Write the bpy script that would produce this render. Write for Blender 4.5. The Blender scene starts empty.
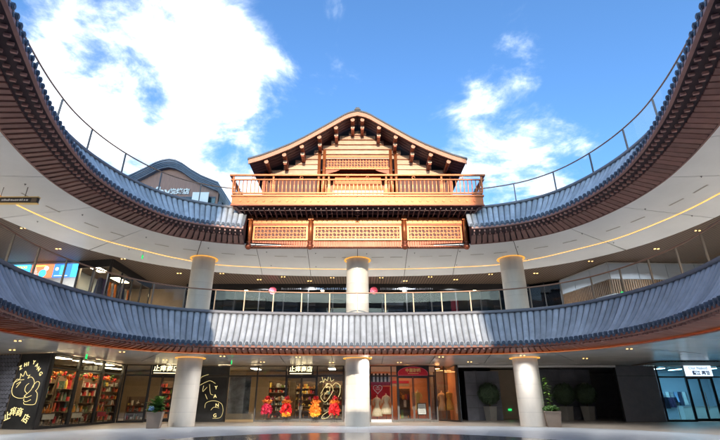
import bpy, math, random
from mathutils import Vector, Matrix
R = math.radians
random.seed(7)
scene = bpy.context.scene
col = scene.collection

# ------------------------------------------------------------------ camera, sky, sun, exposure
SUN_EL, SUN_AZ = 16.0, 0.6          # degrees; azimuth measured from straight behind the camera, + = from the right
cam = bpy.data.objects.new('camera', bpy.data.cameras.new('camera'))
col.objects.link(cam); scene.camera = cam
cam.location = (0, 0, 1.4); cam.rotation_euler = (R(90 + 22.36), 0, 0)
cam.data.sensor_width = 36; cam.data.lens = 22.0; cam.data.shift_x = 0.0035
cam.data.clip_start = 0.05; cam.data.clip_end = 3000
scene.view_settings.view_transform = 'Standard'
scene.view_settings.look = 'None'
scene.view_settings.gamma = 1.0
scene.view_settings.exposure = 1.45
scene.cycles.use_denoising = True
scene.cycles.max_bounces = 10
scene.cycles.diffuse_bounces = 5
scene.cycles.transparent_max_bounces = 16
scene.cycles.sample_clamp_indirect = 6

world = bpy.data.worlds.new('World'); scene.world = world; world.use_nodes = True
wn, wl = world.node_tree.nodes, world.node_tree.links
wn.clear()
def wnode(t, **k):
    n = wn.new(t)
    for a, b in k.items(): setattr(n, a, b)
    return n
wout = wnode('ShaderNodeOutputWorld'); wbg = wnode('ShaderNodeBackground')
wl.new(wbg.outputs[0], wout.inputs[0])
sky = wnode('ShaderNodeTexSky', sky_type='NISHITA', sun_disc=False)
sky.sun_elevation = R(SUN_EL); sky.sun_rotation = R(180 - SUN_AZ)
sky.air_density = 1.0; sky.dust_density = 2.0; sky.ozone_density = 2.0
wbg.inputs['Strength'].default_value = 0.15
tc = wnode('ShaderNodeTexCoord')
nrm = wnode('ShaderNodeVectorMath', operation='NORMALIZE'); wl.new(tc.outputs['Generated'], nrm.inputs[0])
sep = wnode('ShaderNodeSeparateXYZ'); wl.new(nrm.outputs[0], sep.inputs[0])
def wmath(op, a, b=None, c=None, clamp=False):
    n = wnode('ShaderNodeMath', operation=op, use_clamp=clamp)
    for i, q in enumerate((a, b, c)):
        if q is None: continue
        if isinstance(q, (int, float)): n.inputs[i].default_value = q
        else: wl.new(q, n.inputs[i])
    return n.outputs[0]
zc = wmath('MAXIMUM', sep.outputs[2], 0.06)
cx_ = wmath('DIVIDE', sep.outputs[0], wmath('ADD', zc, 0.12)); cy_ = wmath('DIVIDE', sep.outputs[1], wmath('ADD', zc, 0.12))
comb = wnode('ShaderNodeCombineXYZ'); wl.new(cx_, comb.inputs[0]); wl.new(cy_, comb.inputs[1])
def wnoise(scale, detail, rough, dist, off):
    mp = wnode('ShaderNodeMapping'); mp.inputs['Location'].default_value = off
    wl.new(comb.outputs[0], mp.inputs['Vector'])
    n = wnode('ShaderNodeTexNoise'); wl.new(mp.outputs[0], n.inputs['Vector'])
    n.inputs['Scale'].default_value = scale; n.inputs['Detail'].default_value = detail
    n.inputs['Roughness'].default_value = rough; n.inputs['Distortion'].default_value = dist
    return n.outputs['Fac']
big = wnoise(1.5, 3, 0.5, 0.2, (3.1, 1.7, 0)); fine = wnoise(3.4, 9, 0.62, 0.35, (0.4, 5.2, 1.0)); wisp = wnoise(7.0, 8, 0.62, 0.9, (2.0, 2.0, 4.0))
def bank(d, r0, r1, amt):           # a bank of cloud around one direction of the sky
    v = Vector(d).normalized()
    dp = wnode('ShaderNodeVectorMath', operation='DOT_PRODUCT'); wl.new(nrm.outputs[0], dp.inputs[0]); dp.inputs[1].default_value = v
    mr = wnode('ShaderNodeMapRange', interpolation_type='SMOOTHSTEP'); wl.new(dp.outputs['Value'], mr.inputs[0])
    mr.inputs[1].default_value = math.cos(R(r1)); mr.inputs[2].default_value = math.cos(R(r0)); mr.inputs[3].default_value = 0; mr.inputs[4].default_value = amt
    return mr.outputs[0]
banks = None
for b in [((-0.416, 0.647, 0.639), 7, 16, 0.23), ((-0.257, 0.747, 0.614), 3, 9, 0.2), ((-0.53, 0.655, 0.539), 3, 11, 0.1), ((-0.257, 0.675, 0.692), 4, 11, 0.1),
          ((-0.486, 0.751, 0.447), 6, 14, 0.14), ((-0.292, 0.832, 0.471), 4, 10, 0.22), ((-0.527, 0.593, 0.608), 2, 8, -0.1), ((-0.476, 0.691, 0.544), 2.5, 7, -0.22),
          ((-0.357, 0.761, 0.541), 2, 7, -0.16), ((-0.244, 0.816, 0.523), 2, 6, -0.1), ((-0.388, 0.787, 0.48), 2, 5, -0.05), ((0.315, 0.821, 0.476), 3, 11, 0.12),
          ((0.414, 0.777, 0.474), 2, 7, 0.06), ((0.25, 0.773, 0.583), 1, 4, 0.1), ((0.295, 0.729, 0.617), 1.5, 6, 0.13), ((0.336, 0.693, 0.637), 1, 5, 0.1),
          ((0.445, 0.628, 0.639), 1, 5, 0.07), ((0.172, 0.78, 0.601), 0.5, 3, 0.1), ((0.277, 0.678, 0.681), 0.5, 3, 0.08), ((-0.05, 0.662, 0.748), 0.5, 2.5, 0.1),
          ((0.213, 0.729, 0.651), 0.5, 2.5, 0.08), ((-0.059, 0.738, 0.672), 6, 14, -0.06), ((0.089, 0.709, 0.699), 6, 14, -0.04), ((0.517, 0.633, 0.577), 5, 14, -0.06),
          ((-0.7, -0.5, 0.5), 10, 30, .2), ((0.8, -0.2, 0.5), 10, 30, .15), ((0.2, -0.8, 0.6), 10, 30, .12)]:
    o = bank(*b); banks = o if banks is None else wmath('ADD', banks, o)
dens = wmath('ADD', wmath('MULTIPLY', big, 0.25), wmath('MULTIPLY', fine, 0.95))
dens = wmath('ADD', dens, wmath('MULTIPLY', wisp, 0.22))
dens = wmath('ADD', dens, banks)
cov = wnode('ShaderNodeMapRange', interpolation_type='SMOOTHERSTEP'); wl.new(dens, cov.inputs[0])
cov.inputs[1].default_value = 0.74; cov.inputs[2].default_value = 1.04
core = wnode('ShaderNodeMapRange'); wl.new(dens, core.inputs[0]); core.inputs[1].default_value = 0.86; core.inputs[2].default_value = 1.12
ccol = wnode('ShaderNodeMix', data_type='RGBA'); wl.new(core.outputs[0], ccol.inputs['Factor'])
ccol.inputs['A'].default_value = (2.7, 3.2, 3.9, 1); ccol.inputs['B'].default_value = (6.0, 6.05, 6.1, 1)
skm = wnode('ShaderNodeMix', data_type='RGBA', blend_type='MULTIPLY'); skm.inputs['Factor'].default_value = 1
wl.new(sky.outputs[0], skm.inputs['A']); skm.inputs['B'].default_value = (0.50, 0.75, 0.99, 1)
mixs = wnode('ShaderNodeMix', data_type='RGBA'); wl.new(cov.outputs[0], mixs.inputs['Factor'])
wl.new(skm.outputs['Result'], mixs.inputs['A']); wl.new(ccol.outputs['Result'], mixs.inputs['B'])
wl.new(mixs.outputs['Result'], wbg.inputs['Color'])

sun = bpy.data.objects.new('sun', bpy.data.lights.new('sun', 'SUN')); col.objects.link(sun)
sun.data.energy = 2.0; sun.data.angle = R(0.53); sun.data.color = (1.0, 0.86, 0.69)
sd = Vector((math.sin(R(SUN_AZ)) * math.cos(R(SUN_EL)), -math.cos(R(SUN_AZ)) * math.cos(R(SUN_EL)), math.sin(R(SUN_EL))))
sun.rotation_euler = sd.to_track_quat('Z', 'Y').to_euler(); sun.location = sd * 60

# ------------------------------------------------------------------ materials
def new_mat(name):
    m = bpy.data.materials.new(name); m.use_nodes = True
    nt = m.node_tree; nt.nodes.clear()
    out = nt.nodes.new('ShaderNodeOutputMaterial')
    return m, nt, out
def M(name, c, rough=.6, metal=0., var=.18, scale=2.5, objvar=0., bump=0., bscale=25., spec=.5, coat=0., stretch=(1, 1, 1), c2=None):
    m, nt, out = new_mat(name); N, L = nt.nodes, nt.links
    p = N.new('ShaderNodeBsdfPrincipled'); L.new(p.outputs[0], out.inputs[0])
    p.inputs['Roughness'].default_value = rough; p.inputs['Metallic'].default_value = metal
    p.inputs['Specular IOR Level'].default_value = spec; p.inputs['Coat Weight'].default_value = coat
    g = N.new('ShaderNodeNewGeometry'); mp = N.new('ShaderNodeMapping'); mp.inputs['Scale'].default_value = stretch
    L.new(g.outputs['Position'], mp.inputs[0])
    nz = N.new('ShaderNodeTexNoise'); nz.inputs['Scale'].default_value = scale; nz.inputs['Detail'].default_value = 7; nz.inputs['Roughness'].default_value = .62
    L.new(mp.outputs[0], nz.inputs['Vector'])
    mr = N.new('ShaderNodeMapRange'); mr.inputs[1].default_value = .3; mr.inputs[2].default_value = .7; mr.inputs[3].default_value = 1 - var; mr.inputs[4].default_value = 1 + var
    L.new(nz.outputs['Fac'], mr.inputs[0]); val = mr.outputs[0]
    if objvar:
        oi = N.new('ShaderNodeObjectInfo'); m2 = N.new('ShaderNodeMapRange'); m2.inputs[3].default_value = 1 - objvar; m2.inputs[4].default_value = 1 + objvar
        L.new(oi.outputs['Random'], m2.inputs[0]); mu = N.new('ShaderNodeMath'); mu.operation = 'MULTIPLY'; L.new(val, mu.inputs[0]); L.new(m2.outputs[0], mu.inputs[1]); val = mu.outputs[0]
    base = (*c, 1)
    mx = N.new('ShaderNodeVectorMath'); mx.operation = 'SCALE'; L.new(val, mx.inputs['Scale'])
    if c2:
        mm = N.new('ShaderNodeMix'); mm.data_type = 'RGBA'; mm.inputs['A'].default_value = base; mm.inputs['B'].default_value = (*c2, 1)
        L.new(nz.outputs['Fac'], mm.inputs['Factor']); L.new(mm.outputs['Result'], mx.inputs[0])
    else: mx.inputs[0].default_value = c
    L.new(mx.outputs[0], p.inputs['Base Color'])
    rr = N.new('ShaderNodeMapRange'); rr.inputs[3].default_value = max(rough - .08, .02); rr.inputs[4].default_value = min(rough + .1, 1); L.new(nz.outputs['Fac'], rr.inputs[0]); L.new(rr.outputs[0], p.inputs['Roughness'])
    if bump:
        n2 = N.new('ShaderNodeTexNoise'); n2.inputs['Scale'].default_value = bscale; n2.inputs['Detail'].default_value = 5; L.new(mp.outputs[0], n2.inputs['Vector'])
        b = N.new('ShaderNodeBump'); b.inputs['Strength'].default_value = bump; b.inputs['Distance'].default_value = .02; L.new(n2.outputs['Fac'], b.inputs['Height']); L.new(b.outputs[0], p.inputs['Normal'])
    return m
def emis(name, c, s):
    m, nt, out = new_mat(name)
    e = nt.nodes.new('ShaderNodeEmission'); e.inputs[0].default_value = (*c, 1); e.inputs[1].default_value = s
    nt.links.new(e.outputs[0], out.inputs[0]); return m
def glass(name, tint=(.92, .96, .95), refl=1.0, rough=.01):
    m, nt, out = new_mat(name); N, L = nt.nodes, nt.links
    t = N.new('ShaderNodeBsdfTransparent'); t.inputs[0].default_value = (*tint, 1)
    g = N.new('ShaderNodeBsdfGlossy'); g.inputs['Roughness'].default_value = rough
    f = N.new('ShaderNodeLayerWeight')
    pw = N.new('ShaderNodeMath'); pw.operation = 'POWER'; pw.inputs[1].default_value = 5; L.new(f.outputs['Facing'], pw.inputs[0])
    sc_ = N.new('ShaderNodeMath'); sc_.operation = 'MULTIPLY_ADD'; sc_.inputs[1].default_value = .9; sc_.inputs[2].default_value = .04; L.new(pw.outputs[0], sc_.inputs[0])
    mu = N.new('ShaderNodeMath'); mu.operation = 'MULTIPLY'; mu.inputs[1].default_value = refl; mu.use_clamp = True; L.new(sc_.outputs[0], mu.inputs[0])
    x = N.new('ShaderNodeMixShader'); L.new(mu.outputs[0], x.inputs[0]); L.new(t.outputs[0], x.inputs[1]); L.new(g.outputs[0], x.inputs[2]); L.new(x.outputs[0], out.inputs[0])
    return m
def striped(name, c1, c2, axis, period, duty=.5, rough=.6, ang=0):      # fine slats too small to build singly
    m, nt, out = new_mat(name); N, L = nt.nodes, nt.links
    p = N.new('ShaderNodeBsdfPrincipled'); L.new(p.outputs[0], out.inputs[0]); p.inputs['Roughness'].default_value = rough
    g = N.new('ShaderNodeNewGeometry'); mp = N.new('ShaderNodeMapping'); mp.inputs['Rotation'].default_value = (0, 0, ang); L.new(g.outputs['Position'], mp.inputs[0])
    s = N.new('ShaderNodeSeparateXYZ'); L.new(mp.outputs[0], s.inputs[0])
    a = N.new('ShaderNodeMath'); a.operation = 'MULTIPLY'; a.inputs[1].default_value = 1 / period; L.new(s.outputs[axis], a.inputs[0])
    b = N.new('ShaderNodeMath'); b.operation = 'FRACT'; L.new(a.outputs[0], b.inputs[0])
    k = N.new('ShaderNodeMath'); k.operation = 'GREATER_THAN'; k.inputs[1].default_value = duty; L.new(b.outputs[0], k.inputs[0])
    mm = N.new('ShaderNodeMix'); mm.data_type = 'RGBA'; mm.inputs['A'].default_value = (*c1, 1); mm.inputs['B'].default_value = (*c2, 1); L.new(k.outputs[0], mm.inputs['Factor'])
    L.new(mm.outputs['Result'], p.inputs['Base Color'])
    bp = N.new('ShaderNodeBump'); bp.invert = True; bp.inputs['Strength'].default_value = .8; bp.inputs['Distance'].default_value = .03; L.new(k.outputs[0], bp.inputs['Height']); L.new(bp.outputs[0], p.inputs['Normal'])
    return m

mt = {
 'paving': M('paving', (.37, .41, .46), .38, var=.10, scale=1.2, bump=.05, bscale=40),
 'arcade': M('arcade', (.36, .32, .275), .33, var=.10, scale=1.5),
 'pool': M('pool', (.19, .20, .21), .10, var=.6, scale=3, bump=.5, bscale=7, spec=.6),
 'poolrim': M('poolrim', (.06, .06, .065), .4),
 'ceiling': M('ceiling_panel', (.77, .785, .80), .42, var=.05, scale=.5, objvar=.03),
 'ceil1': M('ceiling_metal', (.66, .65, .64), .22, metal=.35, var=.05, scale=.7, objvar=.03),
 'dark': M('dark_gap', (.03, .028, .028), .8),
 'slat_ceil': striped('slat_ceiling', (.17, .115, .08), (.035, .025, .02), 0, .22, .62, .55),
 'slat_side': striped('slat_side', (.13, .115, .105), (.03, .028, .028), 1, .42, .6, .5),
 'tile': M('shaded_pan_tile', (.15, .155, .165), .5, var=.15, scale=3, objvar=.10, bump=.1, bscale=18),  # pans coloured darker than the ribs to stand in for groove shadow
 'rib': M('rib_tile', (.45, .475, .51), .44, var=.20, scale=2.2, objvar=.15, stretch=(1, 1, .35)),
 'cap': M('tile_end', (.085, .11, .15), .6, var=.2, scale=6, objvar=.25),
 'kerb': M('kerb_cap', (.19, .19, .21), .45, var=.12),
 'wood': M('soffit_wood', (.27, .13, .11), .50, var=.16, scale=3, objvar=.14, bump=.05),
 'woodlow': M('soffit_wood_low', (.26, .075, .045), .50, var=.18, scale=3, objvar=.16),
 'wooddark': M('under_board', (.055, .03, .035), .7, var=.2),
 'rafter': M('rafter_end', (.42, .22, .19), .5, var=.15, objvar=.12),
 'copper': M('copper_wood', (.43, .125, .042), .36, metal=.5, var=.22, scale=2.6, objvar=.13, stretch=(1, 1, 3)),
 'copperd': M('copper_dark', (.23, .06, .028), .42, metal=.45, var=.18, scale=3, objvar=.08),
 'plank': M('gable_plank', (.70, .43, .29), .40, metal=.15, var=.20, scale=2, objvar=.13, stretch=(1, 1, 5)),
 'barge': M('barge_board', (.38, .165, .09), .42, metal=.15, var=.15, scale=3),
 'lattback': M('lattice_back', (.13, .036, .024), .6, var=.15),
 'bracket': M('bracket_wood', (.14, .07, .065), .55, var=.2, objvar=.1),
 'bracketl': M('bracket_tip', (.42, .26, .21), .5, var=.1),
 'roofdark': M('pavilion_tile', (.05, .05, .055), .5, var=.2),
 'column': M('column_cladding', (.70, .65, .58), .40, var=.10, scale=1.2, objvar=.05, stretch=(1, 1, .3)),
 'joint': M('column_joint', (.42, .40, .38), .6),
 'black': M('black_metal', (.018, .018, .02), .35, var=.15),
 'rail': M('handrail', (.36, .20, .13), .35, metal=.5, var=.1),
 'post': M('rail_post', (.22, .165, .115), .42, metal=.5, var=.08),
 'postd': M('rail_post_dark', (.13, .11, .10), .35, metal=.5, var=.1),
 'clad': M('dark_cladding', (.19, .20, .24), .34, var=.2, scale=1.3, objvar=.12),
 'cladblue': M('dark_blue_wall', (.21, .22, .26), .5, var=.12),
 'beige': M('beige_wall', (.52, .42, .31), .6, var=.08),
 'white': M('white_paint', (.78, .78, .77), .45, var=.05),
 'offw': M('pale_wall', (.40, .46, .54), .4, var=.05),
 'warmwall': M('warm_wall', (.34, .25, .16), .6, var=.1),
 'peach': M('peach_wall', (.66, .36, .22), .55, var=.08),
 'shopfloor': M('shop_floor', (.42, .36, .29), .3, var=.08),
 'shelf': M('shelf_wood', (.15, .09, .05), .5, var=.2, stretch=(1, 1, 6)),
 'red': M('red_gloss', (.55, .012, .03), .35, var=.12),
 'redcloth': M('red_wrap', (.62, .015, .02), .6, var=.3, scale=12),
 'crimson': M('crimson_wrap', (.45, .01, .05), .6, var=.3, scale=12),
 'orangefl': M('orange_flower', (.80, .22, .02), .6, var=.35, scale=14),
 'yellowfl': M('yellow_flower', (.85, .45, .04), .6, var=.3, scale=14),
 'gold': M('gold_letter', (.85, .60, .22), .35, metal=.3, var=.05),
 'blue': M('blue_letter', (.04, .16, .60), .4, var=.05),
 'pblue': M('pale_blue_letter', (.30, .45, .70), .5, var=.05),
 'pink': M('pink_sign', (.75, .10, .16), .45, var=.1),
 'cream': M('cream_dress', (.70, .60, .44), .75, var=.14, scale=9, bump=.2),
 'ydress': M('yellow_dress', (.72, .52, .16), .7, var=.15, scale=9, bump=.2),
 'skin': M('mannequin', (.68, .56, .46), .5, var=.03),
 'navy': M('navy_cloth', (.03, .04, .09), .8, var=.25, scale=8),
 'purple': M('purple_cloth', (.16, .12, .30), .8, var=.25, scale=8),
 'greycloth': M('grey_cloth', (.33, .36, .40), .8, var=.2, scale=8),
 'bark': M('bark', (.12, .08, .05), .8, var=.3, scale=9),
 'soil': M('soil', (.05, .035, .025), .9, var=.3, scale=20),
 'leafd': M('topiary_leaf', (.07, .12, .065), .6, var=.4, scale=12),
 'leaf': M('leaf', (.075, .17, .035), .5, var=.4, scale=10),
 'leafl': M('light_leaf', (.12, .24, .04), .5, var=.4, scale=10),
 'hydr': M('blue_blossom', (.20, .36, .60), .6, var=.3, scale=15),
 'planter': M('planter_box', (.30, .23, .18), .45, var=.1),
 'pot': M('silver_pot', (.46, .45, .42), .32, metal=.4, var=.08),
 'poster': M('grey_poster', (.10, .10, .10), .4, var=.9, scale=2.2),
 'tintpanel': M('smoked_panel', (.045, .045, .045), .10, var=.2, scale=1.0),
 'brownwall': M('brown_boards', (.27, .135, .10), .55, var=.2, stretch=(6, 6, .4)),
 'navyroof': M('navy_roof', (.035, .055, .095), .35, var=.2),
 'navyedge': M('navy_roof_edge', (.08, .12, .19), .35, var=.15),
 'orangepanel': M('orange_panel', (.85, .17, .015), .5, var=.15),
 'stonew': M('outer_wall', (.58, .56, .53), .6, var=.1),
 'led': emis('led_strip', (1.0, .42, .09), .85),
 'ledlow': emis('led_line', (1.0, .28, .03), .9),
 'halo': emis('halo_light', (1.0, .45, .08), .42),
 'neon': emis('neon_tube', (1.0, .80, .34), .58),
 'signlit': emis('lit_letters', (1.0, .82, .45), 1.0),
 'lamp': emis('shop_lamp', (1.0, .76, .44), 14.0),
 'lampc': emis('shop_lamp_cool', (.62, .86, 1.0), 17.0),
 'lampr': emis('shop_lamp_orange', (1.0, .42, .14), 10.0),
 'down': emis('downlight', (1.0, .55, .18), 1.6),
 'exit': emis('exit_green', (.02, .60, .13), .7),
 'scr_c': emis('screen_cyan', (.07, .42, .80), 1.0),
 'scr_o': emis('screen_orange', (.75, .20, .09), .9),
 'scr_b': emis('screen_blue', (.05, .20, .78), 1.0),
 'scr_y': emis('screen_yellow', (.85, .80, .12), 1.0),
 'scr_w': emis('screen_white', (.55, .75, .95), .9),
 'signwhite': emis('lightbox_white', (.62, .78, .95), .62),
 'glass': glass('clear_glass', (.94, .96, .96), .55),
 'shopglass': glass('shop_glass', (.86, .88, .88), 1.6),
 'darkglass': glass('dark_glass', (.42, .45, .49), .4),
 'tealglass': glass('teal_glass', (.55, .78, .85), 1.4),
}

def add_joints(m, w, h, dark=.72):
    nt = m.node_tree; N, L = nt.nodes, nt.links; p = next(n for n in N if n.type == 'BSDF_PRINCIPLED'); src = p.inputs['Base Color'].links[0].from_socket
    g = N.new('ShaderNodeNewGeometry'); b = N.new('ShaderNodeTexBrick'); L.new(g.outputs['Position'], b.inputs['Vector']); b.offset = .5
    b.inputs['Scale'].default_value = 1; b.inputs['Brick Width'].default_value = w; b.inputs['Row Height'].default_value = h; b.inputs['Mortar Size'].default_value = .008
    b.inputs['Color1'].default_value = (1, 1, 1, 1); b.inputs['Color2'].default_value = (.9, .9, .91, 1); b.inputs['Mortar'].default_value = (dark * .6,) * 3 + (1,)
    x = N.new('ShaderNodeMix'); x.data_type = 'RGBA'; x.blend_type = 'MULTIPLY'; x.inputs['Factor'].default_value = 1; L.new(src, x.inputs['A']); L.new(b.outputs['Color'], x.inputs['B']); L.new(x.outputs['Result'], p.inputs['Base Color'])
add_joints(mt['paving'], 1.2, .6); add_joints(mt['arcade'], .9, .9)
# ------------------------------------------------------------------ mesh helpers
class MB:
    def __init__(s): s.v = []; s.f = []; s.m = []; s.cur = 0
    def add(s, vs, fs):
        o = len(s.v); s.v += [tuple(q) for q in vs]
        for f in fs: s.f.append([i + o for i in f]); s.m.append(s.cur)
        return s
    def box(s, x0, x1, y0, y1, z0, z1):
        return s.hexa([(x0, y0, z0), (x1, y0, z0), (x1, y1, z0), (x0, y1, z0)], [(x0, y0, z1), (x1, y0, z1), (x1, y1, z1), (x0, y1, z1)])
    def hexa(s, b, t):
        return s.add(list(b) + list(t), [(3, 2, 1, 0), (4, 5, 6, 7), (0, 1, 5, 4), (1, 2, 6, 5), (2, 3, 7, 6), (3, 0, 4, 7)])
    def prism(s, poly, d):          # poly: list of 3d points, d: extrusion vector
        n = len(poly); d = Vector(d); a = [Vector(p) for p in poly]; b = [p + d for p in a]
        return s.add(a + b, [list(range(n - 1, -1, -1)), list(range(n, 2 * n))] + [(i, (i + 1) % n, n + (i + 1) % n, n + i) for i in range(n)])
    def tube(s, pts, r, n=6, cap=True, closed=False):
        pts = [Vector(p) for p in pts]; k = len(pts); rr = r if isinstance(r, (list, tuple)) else [r] * k
        ring = []; up = None
        for i, p in enumerate(pts):
            if closed: t = pts[(i + 1) % k] - pts[i - 1]
            else: t = pts[min(i + 1, k - 1)] - pts[max(i - 1, 0)]
            t = t.normalized() if t.length > 1e-9 else Vector((0, 0, 1))
            if up is None:
                up = t.orthogonal().normalized()
            up = (up - t * up.dot(t)); up = up.normalized() if up.length > 1e-6 else t.orthogonal().normalized()
            w = t.cross(up)
            ring.append([p + (up * math.cos(a) + w * math.sin(a)) * rr[i] for a in (2 * math.pi * j / n for j in range(n))])
        vs = [q for g in ring for q in g]; fs = []
        for i in range(k if closed else k - 1):
            for j in range(n):
                a, b = i * n + j, i * n + (j + 1) % n; c, d = ((i + 1) % k) * n + (j + 1) % n, ((i + 1) % k) * n + j
                fs.append((a, b, c, d))
        if cap and not closed: fs += [tuple(range(n - 1, -1, -1)), tuple(range((k - 1) * n, k * n))]
        return s.add(vs, fs)
    def lathe(s, prof, c=(0, 0, 0), n=24, wave=None):
        vs = []; fs = []; k = len(prof)
        for i, (r, z) in enumerate(prof):
            for j in range(n):
                a = 2 * math.pi * j / n; q = r * (1 + (wave(i, a) if wave else 0))
                vs.append((c[0] + q * math.cos(a), c[1] + q * math.sin(a), c[2] + z))
        for i in range(k - 1):
            for j in range(n): fs.append((i * n + j, i * n + (j + 1) % n, (i + 1) * n + (j + 1) % n, (i + 1) * n + j))
        fs += [tuple(range(n - 1, -1, -1)), tuple(range((k - 1) * n, k * n))]
        return s.add(vs, fs)
    def mesh(s, name, mats, smooth=False):
        me = bpy.data.meshes.new(name); me.from_pydata(s.v, [], s.f)
        for m in (mats if isinstance(mats, (list, tuple)) else [mats]): me.materials.append(mt[m] if isinstance(m, str) else m)
        if isinstance(mats, (list, tuple)): me.polygons.foreach_set('material_index', s.m)
        if smooth: me.polygons.foreach_set('use_smooth', [True] * len(me.polygons))
        me.update(); return me
    def build(s, name, mats, parent=None, smooth=False):
        return put(name, s.mesh(name, mats, smooth), parent)
def put(name, me, parent=None, mat=None):
    o = bpy.data.objects.new(name, me); col.objects.link(o)
    if mat is not None: o.matrix_world = mat
    if parent is not None:
        o.parent = parent; o.matrix_parent_inverse = Matrix.Translation(-Vector(root_loc(parent)))
    return o
def root_loc(p):
    l = Vector((0, 0, 0))
    while p is not None: l = p['_l'] if '_l' in p else (0, 0, 0); l = Vector(l); break
    return l
def thing(name, label, cat, loc=(0, 0, 0), group=None):
    o = bpy.data.objects.new(name, None); col.objects.link(o); o.location = loc; o['_l'] = tuple(loc); o.empty_display_size = .2
    o['label'] = label; o['category'] = cat
    if group: o['group'] = group
    return o
def tag(o, label, cat, group=None, kind=None):
    o['label'] = label
    if cat: o['category'] = cat
    if group: o['group'] = group
    if kind: o['kind'] = kind
    return o
def struct(name, label, parent=None, mb=None, mat=None):
    o = mb.build(name, mat) if mb else bpy.data.objects.new(name, None)
    if not mb: col.objects.link(o)
    o['label'] = label; o['kind'] = 'structure'; return o
def text_mesh(body, size, name='lettering', extrude=.012, bold=0.0, align='CENTER'):
    c = bpy.data.curves.new(name, 'FONT'); c.body = body; c.size = size; c.extrude = extrude; c.align_x = align; c.align_y = 'CENTER'; c.offset = bold
    c.resolution_u = 2
    o = bpy.data.objects.new('tmp', c); col.objects.link(o)
    dg = bpy.context.evaluated_depsgraph_get(); dg.update()
    me = bpy.data.meshes.new_from_object(o.evaluated_get(dg)); bpy.data.objects.remove(o); bpy.data.curves.remove(c)
    me.name = name; return me
def put_text(body, size, mat, pos, u, parent, name='lettering', extrude=.012, bold=0., lean=0.):
    me = text_mesh(body, size, name, extrude, bold); me.materials.clear(); me.materials.append(mt[mat])
    u = Vector(u).normalized(); z = Vector((0, 0, 1)); n = u.cross(z)
    if lean: u, z = (u * math.cos(lean) + z * math.sin(lean)), (z * math.cos(lean) - u * math.sin(lean))
    mw = Matrix(((u.x, z.x, n.x, pos[0]), (u.y, z.y, n.y, pos[1]), (u.z, z.z, n.z, pos[2]), (0, 0, 0, 1)))
    return put(name, me, parent, mw)

# ------------------------------------------------------------------ the plan of the court (kerb line of both rings)
half = [(0, 26.2), (3.0, 26.1), (5.7, 25.85), (8.2, 25.4), (10.3, 24.5), (11.7, 23.2), (12.6, 21.6), (13.2, 19.6), (13.4, 17.5), (13.2, 15.6), (12.8, 13.8), (12.25, 12.0),
        (11.2, 9.4), (10.15, 6.8), (9.35, 3.8), (8.95, -.5), (8.75, -6.0), (7.8, -9.9), (5.6, -12.2), (2.8, -13.0)]
ctrl = [Vector(p) for p in half] + [Vector((0, -13.2))] + [Vector((-x, y)) for x, y in reversed(half[1:])]
def catmull(P, closed=True, n=16):
    out = []; k = len(P)
    for i in range(k if closed else k - 1):
        g = (lambda j: P[j % k]) if closed else (lambda j: P[min(max(j, 0), k - 1)])
        p0, p1, p2, p3 = g(i - 1), g(i), g(i + 1), g(i + 2)
        for q in range(n):
            t = q / n
            out.append(.5 * ((2 * p1) + (p2 - p0) * t + (2 * p0 - 5 * p1 + 4 * p2 - p3) * t * t + (3 * p1 - p0 - 3 * p2 + p3) * t ** 3))
    if not closed: out.append(P[-1])
    return out
dense = catmull(ctrl)
cum = [0.]
for i in range(len(dense)): cum.append(cum[-1] + (dense[(i + 1) % len(dense)] - dense[i]).length)
LEN = cum[-1]
import bisect
def kp(s):
    s %= LEN; i = min(bisect.bisect_right(cum, s) - 1, len(dense) - 1)
    t = (s - cum[i]) / max(cum[i + 1] - cum[i], 1e-9)
    return dense[i].lerp(dense[(i + 1) % len(dense)], t)
def kn(s):                                   # outward normal (away from the open court)
    d = (kp(s + .6) - kp(s - .6)).normalized()
    return Vector((-d.y, d.x))
def off(s, o, z=0.):
    p = kp(s) + kn(s) * o; return Vector((p.x, p.y, z))
SV = next(s for s in (i * .1 for i in range(1000)) if kp(s).y < 5.0)     # the arc -SV..SV is what the photograph can see
def sweep(mb, prof, s0, s1, step=.4, closed_prof=True):
    n = max(2, int(abs(s1 - s0) / step) + 1); k = len(prof); vs = []; fs = []
    for i in range(n):
        s = s0 + (s1 - s0) * i / (n - 1); vs += [off(s, o, z) for o, z in prof]
    for i in range(n - 1):
        for j in range(k if closed_prof else k - 1):
            fs.append((i * k + j, i * k + (j + 1) % k, (i + 1) * k + (j + 1) % k, (i + 1) * k + j))
    if closed_prof: fs += [tuple(range(k - 1, -1, -1)), tuple(range((n - 1) * k, n * k))]
    return mb.add(vs, fs)
def frame_at(s, o, z):                        # local X along the kerb, Y outward, Z up
    p = off(s, o, z); n = kn(s); return Matrix(((n.y, n.x, 0, p.x), (-n.x, n.y, 0, p.y), (0, 0, 1, p.z), (0, 0, 0, 1)))

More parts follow.
